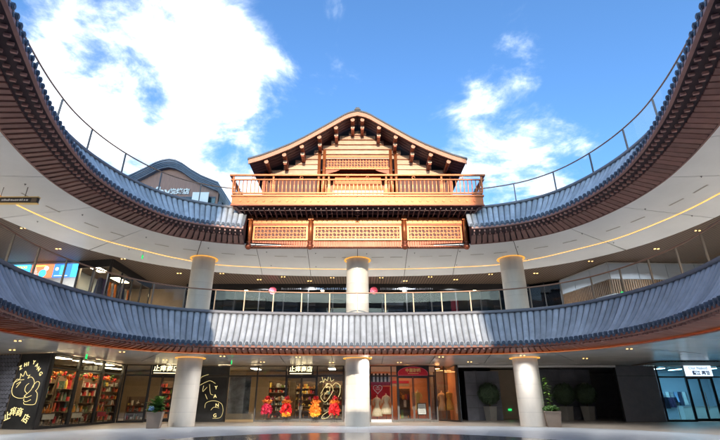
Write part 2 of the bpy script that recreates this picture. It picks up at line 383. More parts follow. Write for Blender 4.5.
# ------------------------------------------------------------------ ground and floors
g = MB(); g.add([(-900, -900, -.03), (900, -900, -.03), (900, 900, -.03), (-900, 900, -.03)], [(0, 1, 2, 3)]); struct('ground', 'wide flat ground around the building', mb=g, mat='paving')
g = MB(); g.add([(-30, -22, 0), (30, -22, 0), (30, 46, 0), (-30, 46, 0)], [(0, 1, 2, 3)]); struct('courtyard_floor', 'pale grey stone courtyard floor', mb=g, mat='paving')
def outer(p):                                 # from the court's middle outwards to the outer walls
    c = Vector((0, 12)); d = Vector((p.x, p.y)) - c; ts = []
    if d.x > 1e-6: ts.append(30 / d.x)
    if d.x < -1e-6: ts.append(-30 / d.x)
    if d.y > 1e-6: ts.append(34 / d.y)
    if d.y < -1e-6: ts.append(-34 / d.y)
    q = c + d * min(ts); return q
def annulus(inner, z, name, label, mat, flip=False):
    mb = MB(); n = 240; vs = []; fs = []
    for i in range(n):
        s = LEN * i / n; p = inner(s); q = outer(p); vs += [(p.x, p.y, z), (q.x, q.y, z)]
    for i in range(n):
        a, b, c, d = 2 * i, 2 * i + 1, 2 * ((i + 1) % n) + 1, 2 * ((i + 1) % n); fs.append((a, b, c, d))
    mb.add(vs, fs); return struct(name, label, mb=mb, mat=mat)
annulus(lambda s: off(s, 3.3), .004, 'arcade_floor', 'warm beige stone floor under the arcade', 'arcade')
pl = MB(); pl.lathe([(9.1, 0), (9.1, .012)], (0, 13.9, .004), 96); struct('reflecting_pool', 'thin dark sheet of water in the middle of the courtyard', mb=pl, mat='pool')
annulus(lambda s: off(s, .05), 6.0, 'upper_gallery_floor', 'floor of the gallery behind the lower roof', 'arcade')
annulus(lambda s: off(s, .05), 12.6, 'roof_terrace_floor', 'floor of the roof terrace', 'paving')
Z1, Z2 = 3.9, 10.4
def cedge(s): p = kp(s); return 5.8 + 1.5 * max(0, min(1, (p.y - 19) / 6.5)) if p.y > 5 else 5.8
annulus(lambda s: off(s, cedge(s) - .02), Z2 + .03, 'slatted_gallery_ceiling', 'dark slatted timber ceiling at the back of the gallery', 'slat_ceil')
annulus(lambda s: off(s, .05), Z2 + .09, 'gallery_ceiling_void', 'dark void above the white gallery ceiling panels', 'dark')
annulus(lambda s: off(s, .05), Z1 + .07, 'arcade_ceiling_void', 'dark void above the grey arcade ceiling panels', 'dark')
# white ceiling panels, one by one
def panels(zc, w0, w1, step, mat, name, label, gap=.035):
    root = struct(name, label); k = int(2 * SV / step); st = 2 * SV / k
    for i in range(k):
        a, b = -SV + i * st + gap / 2, -SV + (i + 1) * st - gap / 2; mb = MB(); n = 6; vs = []; fs = []
        for j in range(n + 1):
            s = a + (b - a) * j / n
            for z in (zc, zc + .03): vs += [off(s, w0, z), off(s, w1(s), z)]
        for j in range(n):
            q = 4 * j; fs += [(q, q + 4, q + 5, q + 1), (q + 2, q + 3, q + 7, q + 6), (q, q + 2, q + 6, q + 4), (q + 1, q + 5, q + 7, q + 3)]
        fs += [(0, 1, 3, 2), (4 * n, 4 * n + 2, 4 * n + 3, 4 * n + 1)]
        mb.add(vs, fs); mb.build('ceiling_panel', mat, root)
    rb = MB(); n = 60; vs = []; fs = []
    for j in range(n + 1):
        s = SV + (LEN - 2 * SV) * j / n; vs += [off(s, w0, zc + .01), off(s, w1(s), zc + .01)]
    for j in range(n): fs.append((2 * j, 2 * j + 1, 2 * j + 3, 2 * j + 2))
    rb.add(vs, fs); rb.build('rear_ceiling', mat, root)
    return root
gc = panels(Z2, .14, cedge, 3.1, 'ceiling', 'gallery_ceiling', 'white panelled ceiling over the upper gallery')
slot_me = MB().box(-.42, .42, -.045, .045, -.012, -.001).mesh('vent_slot', 'joint'); spr_me = MB().lathe([(.045, -.012), (.045, -.001)], (0, 0, 0), 10).lathe([(.018, -.06), (.018, -.012)], (0, 0, 0), 8).mesh('sprinkler', 'kerb')
hatch_me = MB().box(-.3, .3, -.3, .3, -.008, -.001).mesh('access_hatch', 'ceiling')
q = -SV + 1.1; k = 0
while q < SV - 1:
    put('sprinkler', spr_me, gc, frame_at(q + random.uniform(-.2, .2), 1.5, Z2)); put('sprinkler', spr_me, gc, frame_at(q + random.uniform(-.2, .2), 4.6, Z2))
    put('vent_slot', slot_me, gc, frame_at(q + .9, 2.35, Z2)); put('vent_slot', slot_me, gc, frame_at(q + 2.1, 2.35, Z2))
    if k % 3 == 1: put('access_hatch', hatch_me, gc, frame_at(q + .7, 3.9, Z2))
    q += 3.1; k += 1
panels(Z1, .14, lambda s: 8.2, 2.9, 'ceil1', 'arcade_ceiling', 'glossy grey panelled ceiling over the arcade')
annulus(lambda s: off(s, 8.19), Z1 + .012, 'shop_ceiling', 'grey ceiling over the shops', 'ceil1')
# outer walls
for nm, a in (('outer_wall_left', (-30.3, -30, -22, 46)), ('outer_wall_right', (30, 30.3, -22, 46)), ('outer_wall_rear', (-30.3, 30.3, -22.3, -22)), ('outer_wall_far', (-30.3, 30.3, 46, 46.3))):
    struct(nm, 'plain grey outer wall of the building', mb=MB().box(*a, -.02, 12.58), mat='stonew')

# the tall blocks of the street behind the viewer: the low sun reaches the court only through the gap between them
for sx, nm in ((-1, 'left'), (1, 'right')):
    tw = thing('tower_block', 'tall pale tower block behind the viewer on the %s of the sunlit gap' % nm, 'building', (sx * 17, -32, 0))
    MB().box(*sorted((sx * 7.75, sx * 23)), -40, -26, 0, 39.5).build('tower_body', 'stonew', tw)
    for k in range(6):
        MB().box(*sorted((sx * 8.3, sx * 22.4)), -25.99, -25.9, 16 + k * 3.2, 17.8 + k * 3.2).build('window_band', 'tealglass', tw)
fb = thing('sky_blocker', 'added unseen block behind the viewer hiding bright low sky from the railing glass', 'building', (0, -60, 0))  # added out of view to keep bright low sky out of the balustrade reflections
MB().box(-24, 24, -66, -58, 0, 24.2).build('block_body', 'stonew', fb)
for k in range(5): MB().box(-23, 23, -57.99, -57.9, 3 + k * 4.2, 5.4 + k * 4.2).build('window_band', 'tealglass', fb)
# ------------------------------------------------------------------ the two tiled rings
def ring(label, zk, ze, zs, gap, group, low):
    root = thing('tiled_ring_roof', label, 'roof', (0, 26, zs)); EO = -1.65; PITCH = .34
    def prof(t): return EO * t, zk - .02 - (zk - ze) * (1 - (1 - t) ** 1.4)
    NP = 8; P = [prof(i / NP) for i in range(NP + 1)]
    spans = [(-SV, SV)] if not gap else [(-SV, -gap), (gap, SV)]
    # shared pieces in the local frame
    rb = MB(); vs = []; fs = []; rad = .136; m = 8
    for o, z in P:
        for j in range(m + 1):
            a = math.pi * j / m; vs.append((rad * math.cos(a), o, z - zk + .006 + rad * .8 * math.sin(a)))
    for i in range(NP):
        for j in range(m): q = i * (m + 1) + j; fs.append((q, q + m + 1, q + m + 2, q + 1))
    fs.append(tuple(range(m + 1))); fs.append(tuple(NP * (m + 1) + j for j in range(m, -1, -1))); rb.add(vs, fs); rib_me = rb.mesh('rib_tile', 'rib', True)
    cp = MB(); cp.tube([(0, EO + .10, ze - zk + .045), (0, EO - .055, ze - zk + .03)], .098, 10); cp.tube([(0, EO - .05, ze - zk + .03), (0, EO - .075, ze - zk + .028)], .066, 8)
    cap_me = cp.mesh('tile_end_cap', 'cap')
    dp = MB(); dp.prism([(-.10, EO - .02, .0), (-.07, EO - .03, -.09), (0, EO - .035, -.14), (.07, EO - .03, -.09), (.10, EO - .02, .0)], (0, .02, 0)); drip_me = dp.mesh('drip_tile', 'cap')
    under = lambda o: zs + (ze - .16 - zs) * max(0, min(1, (.1 - o) / (.1 - EO)))       # underside height at an offset
    fl = MB().box(-.038, .038, EO + .16, EO + .32, -.05, .035); fl_me = fl.mesh('flying_rafter', 'rafter')
    er = MB().box(-.038, .038, EO + .50, EO + .66, -.06, .03); er_me = er.mesh('eave_rafter', 'rafter')
    for s0, s1 in spans:
        # backing body of the eaves and the fascia, kerb
        body = [(o, z - .03) for o, z in P] + [(EO, ze - .15), (EO + .6, under(EO + .6) + .05), (.1, zs + .05), (.1, zk - .05)]
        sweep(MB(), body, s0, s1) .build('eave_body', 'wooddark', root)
        sweep(MB(), [(EO - .01, ze - .03), (EO - .012, ze - .17), (EO + .10, ze - .19), (EO + .10, ze - .15)], s0, s1).build('fascia', 'rafter' if not low else 'woodlow', root)
        sweep(MB(), [(-.12, zk + .10), (-.14, zk - .06), (.22, zk - .06), (.22, zk + .12), (.0, zk + .13)], s0, s1).build('kerb_cap', 'kerb', root, True)
        sweep(MB(), [(.06, zs - .05), (.06, zs + .05), (.14, zs + .05), (.14, zs - .05)], s0, s1).build('soffit_trim', 'wood' if not low else 'woodlow', root)
        k = int((s1 - s0) / PITCH); st = (s1 - s0) / k
        for i in range(k):
            s = s0 + (i + .5) * st
            # the pan between two ribs
            a, b = s - st / 2 + .02, s + st / 2 - .02; mb = MB(); vs = []; fs = []
            for (o, z) in P:
                for q, dz in ((0, .03), (.25, .004), (.75, .004), (1, .03)): vs.append(off(a + (b - a) * q, o, z + dz - .012))
            for r_ in range(NP):
                for q in range(3): w = r_ * 4 + q; fs.append((w, w + 4, w + 5, w + 1))
            mb.add(vs, fs); mb.build('pan_tile', 'tile', root, True)
            put('rib_tile', rib_me, root, frame_at(s - st / 2, 0, zk) @ Matrix.Rotation(random.uniform(-.006, .006), 4, 'Z'))
            put('tile_end_cap', cap_me, root, frame_at(s - st / 2, 0, zk))
            put('drip_tile', drip_me, root, frame_at(s, 0, ze - .02))
            put('flying_rafter', fl_me, root, frame_at(s, 0, under(EO + .3) - .02))
            if not low: put('eave_rafter', er_me, root, frame_at(s, 0, under(EO + .58) - .015))
            # soffit board
            o0, o1 = (EO + (.42 if low else .80), .08); w = .085; tl = random.uniform(-.008, .008)
            A, B = s - st / 2 + w / 2, s + st / 2 - w / 2; q = [off(A, o0), off(B, o0), off(B, o1), off(A, o1)]; zz = [under(o0) + .03, under(o0) + .03, zs - .0, zs - .0]
            dzz = [tl - .012, -tl + .012, -tl + .012, tl - .012]
            bot = [(p.x, p.y, z - .035 + d) for p, z, d in zip(q, zz, dzz)]; top = [(p.x, p.y, z + .03 + d) for p, z, d in zip(q, zz, dzz)]
            MB().hexa(bot, top).build('soffit_board', 'wood' if not low else 'woodlow', root)
    rear = MB(); body = [(o, z) for o, z in P] + [(EO, ze - .18), (.12, zs - .02), (.12, zk), (.0, zk + .13)]
    sweep(rear, body, SV, LEN - SV, .6); q = rear.build('rear_eaves', 'rib', root)
    return root
# lower and upper rings
low_ring = ring('lower ring of grey tiled eaves with dark red boards above the ground floor shops', 6.12, 4.20, 3.9, None, None, True)
up_ring = ring('upper ring of grey tiled eaves with brown soffit boards framing the sky', 12.72, 10.92, 10.4, 7.0, None, False)

# LED line at the foot of the lower eaves boards (lit in the photograph) and in the gallery ceiling
sweep(MB(), [(-.15, 3.792), (-.15, 3.802), (.058, 3.802), (.058, 3.792)], -SV, SV).build('light_shelf', 'woodlow', low_ring)
tag(sweep(MB(), [(.015, 3.803), (.015, 3.825), (.045, 3.825), (.045, 3.803)], -SV, SV).build('led_line', 'ledlow'), 'thin orange light line along the foot of the lower eaves', 'light')
lp = [(1.0, 31.4), (5, 31.2), (9.9, 30.3), (12.2, 28.8), (13.7, 27.2), (15.5, 24.8), (16.5, 21.9), (16.9, 19.6), (16.9, 17.0), (16.4, 14.4), (15.6, 12), (14.4, 9)]
lc = [Vector(p) for p in lp]; lc = [Vector((-p.x, p.y)) for p in reversed(lc)] + lc; lc = catmull(lc, False, 8)
mb = MB(); vs = []; fs = []
for i, p in enumerate(lc):
    d = (lc[min(i + 1, len(lc) - 1)] - lc[max(i - 1, 0)]).normalized(); n = Vector((-d.y, d.x)) * .04
    for z in (Z2 - .018, Z2 - .004): vs += [(p.x - n.x, p.y - n.y, z), (p.x + n.x, p.y + n.y, z)]
for i in range(len(lc) - 1):
    q = 4 * i; fs += [(q, q + 4, q + 5, q + 1), (q, q + 2, q + 6, q + 4), (q + 1, q + 5, q + 7, q + 3)]
mb.add(vs, fs); tag(mb.build('led_strip', 'led'), 'long orange light strip curving along the white gallery ceiling', 'light')

# ------------------------------------------------------------------ balustrades
def balustrade(label, zb, h, spacing, spans, pmat, cat='railing'):
    root = thing('glass_balustrade', label, cat, (0, 26, zb))
    for s0, s1 in spans:
        n = max(3, int((s1 - s0) / .35)); pts = [off(s0 + (s1 - s0) * i / n, .02, zb + h) for i in range(n + 1)]
        MB().tube(pts, .038, 8).build('handrail', 'rail', root, True)
        k = int((s1 - s0) / spacing); st = (s1 - s0) / k
        pm = MB().box(-.028, .028, -.045, .03, 0, h - .03).mesh('post', pmat)
        for i in range(k + 1):
            s = s0 + i * st; put('post', pm, root, frame_at(s, .05, zb))
            if i < k:
                mb = MB(); m = 3; vs = []; fs = []; a, b = s + .03, s + st - .03
                for j in range(m + 1):
                    q = a + (b - a) * j / m; vs += [off(q, 0, zb + .02), off(q, 0, zb + h - .05)]
                for j in range(m): fs.append((2 * j, 2 * j + 2, 2 * j + 3, 2 * j + 1))
                mb.add(vs, fs); mb.build('glass_pane', 'glass', root)
    return root
balustrade('gallery glass balustrade with slim bronze posts above the lower tiled roof', 6.2, 1.22, 1.66, [(-SV, SV)], 'post')
balustrade('rooftop glass balustrade with dark posts against the sky', 12.82, 1.25, 2.2, [(-SV, -7.6), (7.6, SV)], 'postd')

# ------------------------------------------------------------------ columns
def column(x, y, label):
    root = thing('round_column', label, 'column', (x, y, 0), 'pale round columns round the court')
    for z0, z1 in ((0, Z1), (6.0, Z2)):
        n = 5; h = (z1 - z0) / n
        for i in range(n):
            a, b = z0 + i * h, z0 + (i + 1) * h
            MB().lathe([(.75, a + .005), (.75, b - .005)], (x, y, 0), 72).build('cladding_drum', 'column', root)
        MB().lathe([(.738, z0), (.738, z1)], (x, y, 0), 40).build('shaft_core', 'joint', root)
        hm = MB(); k = 48; vs = []; fs = []
        for j in range(k):
            a = 2 * math.pi * j / k
            vs += [(x + .80 * math.cos(a), y + .80 * math.sin(a), z1 - .006), (x + .92 * math.cos(a), y + .92 * math.sin(a), z1 - .006), (x + .92 * math.cos(a), y + .92 * math.sin(a), z1 - .035), (x + .80 * math.cos(a), y + .80 * math.sin(a), z1 - .035)]
        for j in range(k):
            q, w = 4 * j, 4 * ((j + 1) % k)
            fs += [(q + i, q + (i + 1) % 4, w + (i + 1) % 4, w + i) for i in range(4)]
        hm.add(vs, fs); hm.build('light_ring', 'halo', root)
    return root
column(-10.5, 28.9, 'pale round column beside the leafy blue flowered planter')
column(0, 29.2, 'sunlit pale round column in the middle of the court front')
column(10.5, 28.9, 'pale round column beside the tall climbing planter')

# ------------------------------------------------------------------ the timber pavilion over the front of the upper ring
pav = thing('timber_pavilion', 'copper coloured timber pavilion with curved gable roof and balcony above the court', 'pavilion', (0, 26, 10.1))
YF, YB = 26.0, 24.5               # face of the lower storey, front of the balcony
def bx(name, mat, *a, parent=None): return MB().box(*a).build(name, mat, parent or pav)
# lower storey: wall, ribbed apron, beams, panels and hanging posts
bx('wall', 'copperd', -6.95, 6.95, YF + .25, YF + .5, 10.32, 12.3)
hp = [-6.78, -2.95, 2.95, 6.78]
bays = [(-6.6, -3.13), (-2.77, 2.77), (3.13, 6.6)]
def lattice(w, h, c, t=.028, d=.03):          # pierced fretwork of squares, bars and links
    mb = MB(); nx = max(2, round(w / c)); nz = max(2, round(h / c)); cx, cz = w / nx, h / nz
    def bar(x0, x1, z0, z1): mb.box(x0, x1, -d, 0, z0, z1)
    for i in range(nx):
        for j in range(nz):
            x, z = -w / 2 + i * cx, j * cz; a = .24 * cx; b = .24 * cz
            if (i + j) % 2 == 0:
                bar(x + a, x + cx - a, z + b, z + b + t); bar(x + a, x + cx - a, z + cz - b - t, z + cz - b)
                bar(x + a, x + a + t, z + b + t, z + cz - b - t); bar(x + cx - a - t, x + cx - a, z + b + t, z + cz - b - t)
                bar(x, x + a, z + cz / 2 - t / 2, z + cz / 2 + t / 2); bar(x + cx - a, x + cx, z + cz / 2 - t / 2, z + cz / 2 + t / 2)
                bar(x + cx / 2 - t / 2, x + cx / 2 + t / 2, z, z + b); bar(x + cx / 2 - t / 2, x + cx / 2 + t / 2, z + cz - b, z + cz)
            else:
                bar(x, x + cx, z + cz / 2 - t / 2, z + cz / 2 + t / 2)
                bar(x + cx / 2 - t / 2, x + cx / 2 + t / 2, z, z + cz / 2 - t / 2); bar(x + cx / 2 - t / 2, x + cx / 2 + t / 2, z + cz / 2 + t / 2, z + cz)
                bar(x + .1 * cx, x + .1 * cx + t, z + b, z + cz / 2 - t); bar(x + .9 * cx - t, x + .9 * cx, z + cz / 2 + t, z + cz - b)
    return mb
for a, b in bays:
    fr = thing_part = MB()
    z0, z1 = 10.72, 11.70
    fr.box(a, b, YF - .02, YF + .1, z0, z0 + .11); fr.box(a, b, YF - .02, YF + .1, z1 - .09, z1); fr.box(a, a + .12, YF - .02, YF + .1, z0 + .11, z1 - .09); fr.box(b - .12, b, YF - .02, YF + .1, z0 + .11, z1 - .09)
    f = fr.build('panel_frame', 'copper', pav)
    MB().box(a + .12, b - .12, YF + .07, YF + .10, z0 + .11, z1 - .09).build('backing', 'lattback', f)
    la = lattice(b - a - .26, z1 - z0 - .22, .235); me = la.mesh('lattice', 'copper'); put('lattice', me, f, Matrix.Translation(((a + b) / 2, YF + .055, z0 + .12)))
    bx('beam', 'copper', a - .02, b + .02, YF - .10, YF + .2, 11.80, 12.24)
    bx('beam_moulding', 'copperd', a - .02, b + .02, YF - .05, YF + .2, 11.715, 11.785)
    n = int((b - a) / .15); st = (b - a) / n
    rm = MB().box(.012, st - .012, 0, .05, 0, .36); rme = rm.mesh('apron_rib', 'copperd')
    for i in range(n): put('apron_rib', rme, pav, Matrix.Translation((a + i * st, YF + .10, 10.33)))
for x in hp:
    p = MB(); p.lathe([(.13, 10.60), (.13, 12.28)], (x, YF - .12, 0), 18); o = p.build('hanging_post', 'copper', pav, True)
    MB().lathe([(.02, 10.07), (.11, 10.10), (.185, 10.20), (.20, 10.29), (.165, 10.40), (.11, 10.45), (.16, 10.50), (.17, 10.56), (.13, 10.62)], (x, YF - .12, 0), 20).build('ball_end', 'copperd', o, True)
    MB().box(x - .16, x + .16, YF - .28, YF + .04, 12.02, 12.34).build('post_cap', 'copper', o)
# underside of the balcony with rows of brackets
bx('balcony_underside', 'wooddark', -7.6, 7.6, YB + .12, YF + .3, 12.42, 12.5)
for i in range(2): bx('cross_rail', 'bracket', -7.55, 7.55, YB + .42 + .55 * i, YB + .47 + .55 * i, 12.28 + .0 * i, 12.40)
NBR = 23
bm1 = MB().hexa([(-.035, YB + .18, 12.30), (.035, YB + .18, 12.30), (.035, YF - .05, 12.10), (-.035, YF - .05, 12.10)], [(-.035, YB + .18, 12.42), (.035, YB + .18, 12.42), (.035, YF - .05, 12.42), (-.035, YF - .05, 12.42)]).mesh('bracket', 'bracket')
bm2 = MB(); bm2.box(-.13, .13, YB + .28, YB + .36, 12.20, 12.25); bm2.box(-.13, .13, YB + .84, YB + .92, 12.14, 12.19); bm2 = bm2.mesh('bracket_arm', 'bracketl')
bm3 = MB().box(-.014, .014, YB + .16, YF - .02, 12.24, 12.30).mesh('divider', 'bracketl')
for i in range(NBR):
    x = -7.35 + 14.7 * (i + .5) / NBR
    b = put('bracket', bm1, pav, Matrix.Translation((x, 0, 0))); put('bracket_arm', bm2, b, Matrix.Translation((x, 0, 0))).matrix_parent_inverse = Matrix.Translation((-x, 0, 0)) if False else Matrix.Identity(4)
    b.children[0].matrix_world = Matrix.Translation((x, 0, 0)); b.children[0].matrix_parent_inverse = Matrix.Translation((-x, 0, 0)) @ Matrix.Translation(Vector((0, 0, 0)))
    put('divider', bm3, pav, Matrix.Translation((x + 14.7 / NBR / 2, 0, 0)))
for sx in (-1, 1):       # slanting corner braces
    MB().hexa([(sx * 7.55, YB + .15, 12.36), (sx * 7.4, YB + .15, 12.36), (sx * 6.85, YF + .2, 11.85), (sx * 6.95, YF + .2, 11.85)], [(sx * 7.6, YB + .15, 12.48), (sx * 7.4, YB + .15, 12.48), (sx * 6.8, YF + .2, 12.4), (sx * 7.0, YF + .2, 12.4)]).build('corner_brace', 'bracket', pav)
# balcony edge and railing
bx('balcony_floor', 'copperd', -7.74, 7.74, YB + .1, 33, 12.97, 13.08)
bx('balcony_fascia', 'copper', -7.72, 7.72, YB, YB + .1, 12.50, 13.02)
bx('fascia_moulding', 'copper', -7.78, 7.78, YB - .07, YB + .12, 13.03, 13.14)
bx('fascia_moulding', 'copperd', -7.76, 7.76, YB - .04, YB + .11, 12.43, 12.495)
for sx in (-1, 1): MB().box(min(sx * 7.72, sx * 7.62), max(sx * 7.72, sx * 7.62), YB + .11, 33, 12.50, 12.965).build('balcony_fascia', 'copper', pav)
bosm = MB().tube([(0, YB, 12.76), (0, YB - .035, 12.76)], .085, 10).mesh('fascia_boss', 'copper')
for i in range(31): put('fascia_boss', bosm, pav, Matrix.Translation((-7.2 + .48 * i, 0, 0)))
ZR0, ZR1 = 13.20, 14.50
bx('bottom_rail', 'copper', -7.74, 7.74, YB - .03, YB + .05, ZR0 + .03, ZR0 + .12)
bx('top_rail', 'copper', -7.98, 7.98, YB - .15, YB - .03, ZR1 - .08, ZR1 + .02)
bx('upper_rail', 'copper', -7.90, 7.90, YB - .09, YB - .01, ZR1 - .36, ZR1 - .29)
def bal_me(w, nm, top):
    pts = [(0, 0), (-.05, .25), (-.085, .5), (-.07, .75), (-.05, top)]
    mb = MB()
    for (y0, z0), (y1, z1) in zip(pts, pts[1:]): mb.hexa([(-w, y0 - .02, z0), (w, y0 - .02, z0), (w, y0 + .02, z0), (-w, y0 + .02, z0)], [(-w, y1 - .02, z1), (w, y1 - .02, z1), (w, y1 + .02, z1), (-w, y1 + .02, z1)])
    return mb.mesh(nm, 'copper')
bme = bal_me(.026, 'baluster', ZR1 - .36 - ZR0 - .12); pme = bal_me(.05, 'rail_post', ZR1 - .08 - ZR0 - .12)
for i in range(63):
    x = -7.6 + 15.2 * i / 62; put('baluster', bme, pav, Matrix.Translation((x, YB + .02, ZR0 + .12)))
for x in (-7.72, -5.24, -1.79, 1.79, 5.24, 7.72): put('rail_post', pme, pav, Matrix.Translation((x, YB - .01, ZR0 + .12)))
ring_me = MB().tube([(.09 * math.cos(a), 0, .09 * math.sin(a)) for a in (2 * math.pi * j / 14 for j in range(14))], .022, 6, closed=True).mesh('rail_ring', 'copper')
for x in (-6.5, -3.5, -.62, .62, 3.5, 6.5): put('rail_ring', ring_me, pav, Matrix.Translation((x, YB - .06, ZR1 - .18)))
for sx in (-1, 1):
    rot = Matrix.Rotation(sx * math.pi / 2, 4, 'Z')
    bx('bottom_rail', 'copper', *sorted((sx * 7.74, sx * 7.66)), YB + .06, 32.9, ZR0 + .03, ZR0 + .12)
    bx('top_rail', 'copper', *sorted((sx * 7.98, sx * 7.86)), YB - .02, 32.9, ZR1 - .08, ZR1 + .02)
    bx('upper_rail', 'copper', *sorted((sx * 7.90, sx * 7.82)), YB, 32.9, ZR1 - .36, ZR1 - .29)
    for i in range(1, 34):
        put('baluster', bme, pav, Matrix.Translation((sx * 7.70, YB + .02 + .25 * i, ZR0 + .12)) @ rot)
# gable: roof curve
gx = [0, .5, .86, 1.55, 2.56, 3.55, 4.53, 5.5, 6.34, 7.2]; gz = [19.98, 19.86, 19.68, 19.21, 18.53, 17.87, 17.30, 16.83, 16.46, 16.17]
def roofz(x):
    x = abs(x)
    for i in range(len(gx) - 1):
        if x <= gx[i + 1] or i == len(gx) - 2:
            t = (x - gx[i]) / (gx[i + 1] - gx[i]); t2 = t
            return gz[i] + (gz[i + 1] - gz[i]) * t2
NX = 48; XS = [-7.2 + 14.4 * i / NX for i in range(NX + 1)]
def roofslab(mb, y0, y1, d0, d1, x0=-7.2, x1=7.2, n=NX):
    vs = []; fs = []; X = [x0 + (x1 - x0) * i / n for i in range(n + 1)]
    for x in X: vs += [(x, y0, roofz(x) - d0), (x, y0, roofz(x) - d1), (x, y1, roofz(x) - d1), (x, y1, roofz(x) - d0)]
    for i in range(n):
        q = 4 * i; fs += [(q + j, q + (j + 1) % 4, q + 4 + (j + 1) % 4, q + 4 + j) for j in range(4)]
    fs += [(3, 2, 1, 0), (4 * n, 4 * n + 1, 4 * n + 2, 4 * n + 3)]
    return mb.add(vs, fs)
YG = 25.35
roofslab(MB(), YG - .05, 34, -.10, .02, -7.25, 7.25).build('roof_tiles', 'roofdark', pav)
roofslab(MB(), YG, YG + .09, .025, .34).build('barge_board', 'barge', pav)
roofslab(MB(), YG + .10, 34, .10, .16).build('roof_deck', 'wooddark', pav)
# tile ribs along the verge, boards under the overhang
for sx in (-1, 1):
    for k in range(5):
        y0 = YG + .14 + k * .32
        roofslab(MB(), y0, y0 + .25, .165, .21, *( (-7.15, -.06) if sx < 0 else (.06, 7.15)), 22).build('soffit_plank', 'bracket', pav)
for i in range(3): bx('ridge_cap', 'roofdark', -.22 + .05 * i, .22 - .05 * i, YG - .1, 34, 20.04 + .07 * i, 20.11 + .07 * i)
for x in (.34, 1.48, 2.6, 3.75, 4.9, 6.05):
    for sx in (-1, 1):
        z = roofz(x) - .50
        lg = MB().tube([(sx * x, YG + .2, z), (sx * x, 27.05, z)], .135, 14).build('purlin', 'copperd', pav, True)
        MB().tube([(sx * x, YG + .17, z), (sx * x, YG + .205, z)], .142, 14).build('end_cap', 'barge', lg)
        if x < 5.5:
            MB().box(sx * x - .10, sx * x + .10, YG + .75, 27.05, z - .42, z - .13).build('bracket_block', 'copperd', lg)
            MB().box(sx * x - .12, sx * x + .12, YG + .70, YG + .76, z - .33, z - .15).build('block_face', 'plank', lg)
# gable wall of planks
YW = 27.0
bx('gable_backing', 'lattback', -2.75, 2.75, YW + .12, YW + .2, 17.2, 19.0)
zz = 15.9
while zz < 19.35:
    h = .40; z1 = zz + h
    lim = None
    for q in range(720):
        x = 7.2 - q * .01
        if roofz(x) - .30 >= z1: lim = x; break
    if lim is None: break
    lim = min(lim, 6.55)
    if z1 < 17.32:
        for sx in (-1, 1):
            a, b = sorted((sx * 2.78, sx * lim))
            MB().hexa([(a, YW - .05, zz), (b, YW - .05, zz), (b, YW + .1, zz), (a, YW + .1, zz)], [(a, YW + .01, z1 - .03), (b, YW + .01, z1 - .03), (b, YW + .1, z1 - .03), (a, YW + .1, z1 - .03)]).build('wall_plank', 'plank', pav)
    else:
        a, b = -lim, lim
        MB().hexa([(a, YW - .10, zz), (b, YW - .10, zz), (b, YW + .1, zz), (a, YW + .1, zz)], [(a, YW - .02, z1 - .06), (b, YW - .02, z1 - .06), (b, YW + .1, z1 - .06), (a, YW + .1, z1 - .06)]).build('wall_plank', 'plank', pav)
    zz = z1
for sx in (-1, 1):
    for x in (2.32, 2.66): MB().tube([(sx * x, YW - .14, 13.1), (sx * x, YW - .14, 17.75)], .11, 12).build('gable_post', 'copper', pav, True)
bx('lintel', 'copper', -2.2, 2.2, YW - .12, YW + .05, 17.24, 17.36)
bx('lintel', 'copper', -2.2, 2.2, YW - .12, YW + .05, 16.28, 16.40)
bx('lattice_backing', 'lattback', -2.2, 2.2, YW + .03, YW + .08, 16.41, 17.23)
put('lattice', lattice(4.3, .80, .20).mesh('lattice', 'copper'), pav, Matrix.Translation((0, YW + .0, 16.42)))
for sx in (-1, 1):
    MB().prism([(sx * 2.2, YW - .05, 16.27), (sx * 1.2, YW - .05, 16.27), (sx * 1.5, YW - .05, 16.12), (sx * 2.0, YW - .05, 15.98), (sx * 2.2, YW - .05, 15.8)], (0, .06, 0)).build('corner_spandrel', 'copperd', pav)
bx('room_back', 'copperd', -6.5, 6.5, 32.6, 32.8, 13.1, 16.2)
for sx in (-1, 1): bx('side_wall', 'copperd', *sorted((sx * 6.5, sx * 6.35)), YW + .12, 32.6, 13.1, 16.2)
bx('room_ceiling', 'wooddark', -6.3, 6.3, YW + .15, 32.5, 16.3, 16.4)
for sx in (-1, 1):
    for k in range(4): bx('shade_panel', 'lattback', *sorted((sx * (2.85 + .92 * k), sx * (3.70 + .92 * k))), YW + .35, YW + .42, 13.1, 15.86)  # added dark panels standing in for the shade behind the balusters
    bx('shade_backing', 'lattback', *sorted((sx * 2.78, sx * 6.5)), YW + .5, YW + .56, 13.1, 15.86)  # dark sheet closing the same painted shade
bx('inner_screen', 'copperd', -2.2, 2.2, YW + 1.2, YW + 1.3, 13.1, 16.2)
op = thing('orange_seat', 'bright orange padded seat behind the middle of the balcony railing', 'seat', (0, 25.2, 13.1))
MB().box(-1.55, 1.62, 24.86, 25.4, 13.66, 13.86).build('cushion', 'orangepanel', op)
MB().box(-1.45, 1.5, 25.25, 25.4, 13.865, 14.75).build('backrest', 'orangepanel', op)
MB().box(-1.55, 1.62, 24.88, 25.38, 13.085, 13.65).build('base', 'white', op)

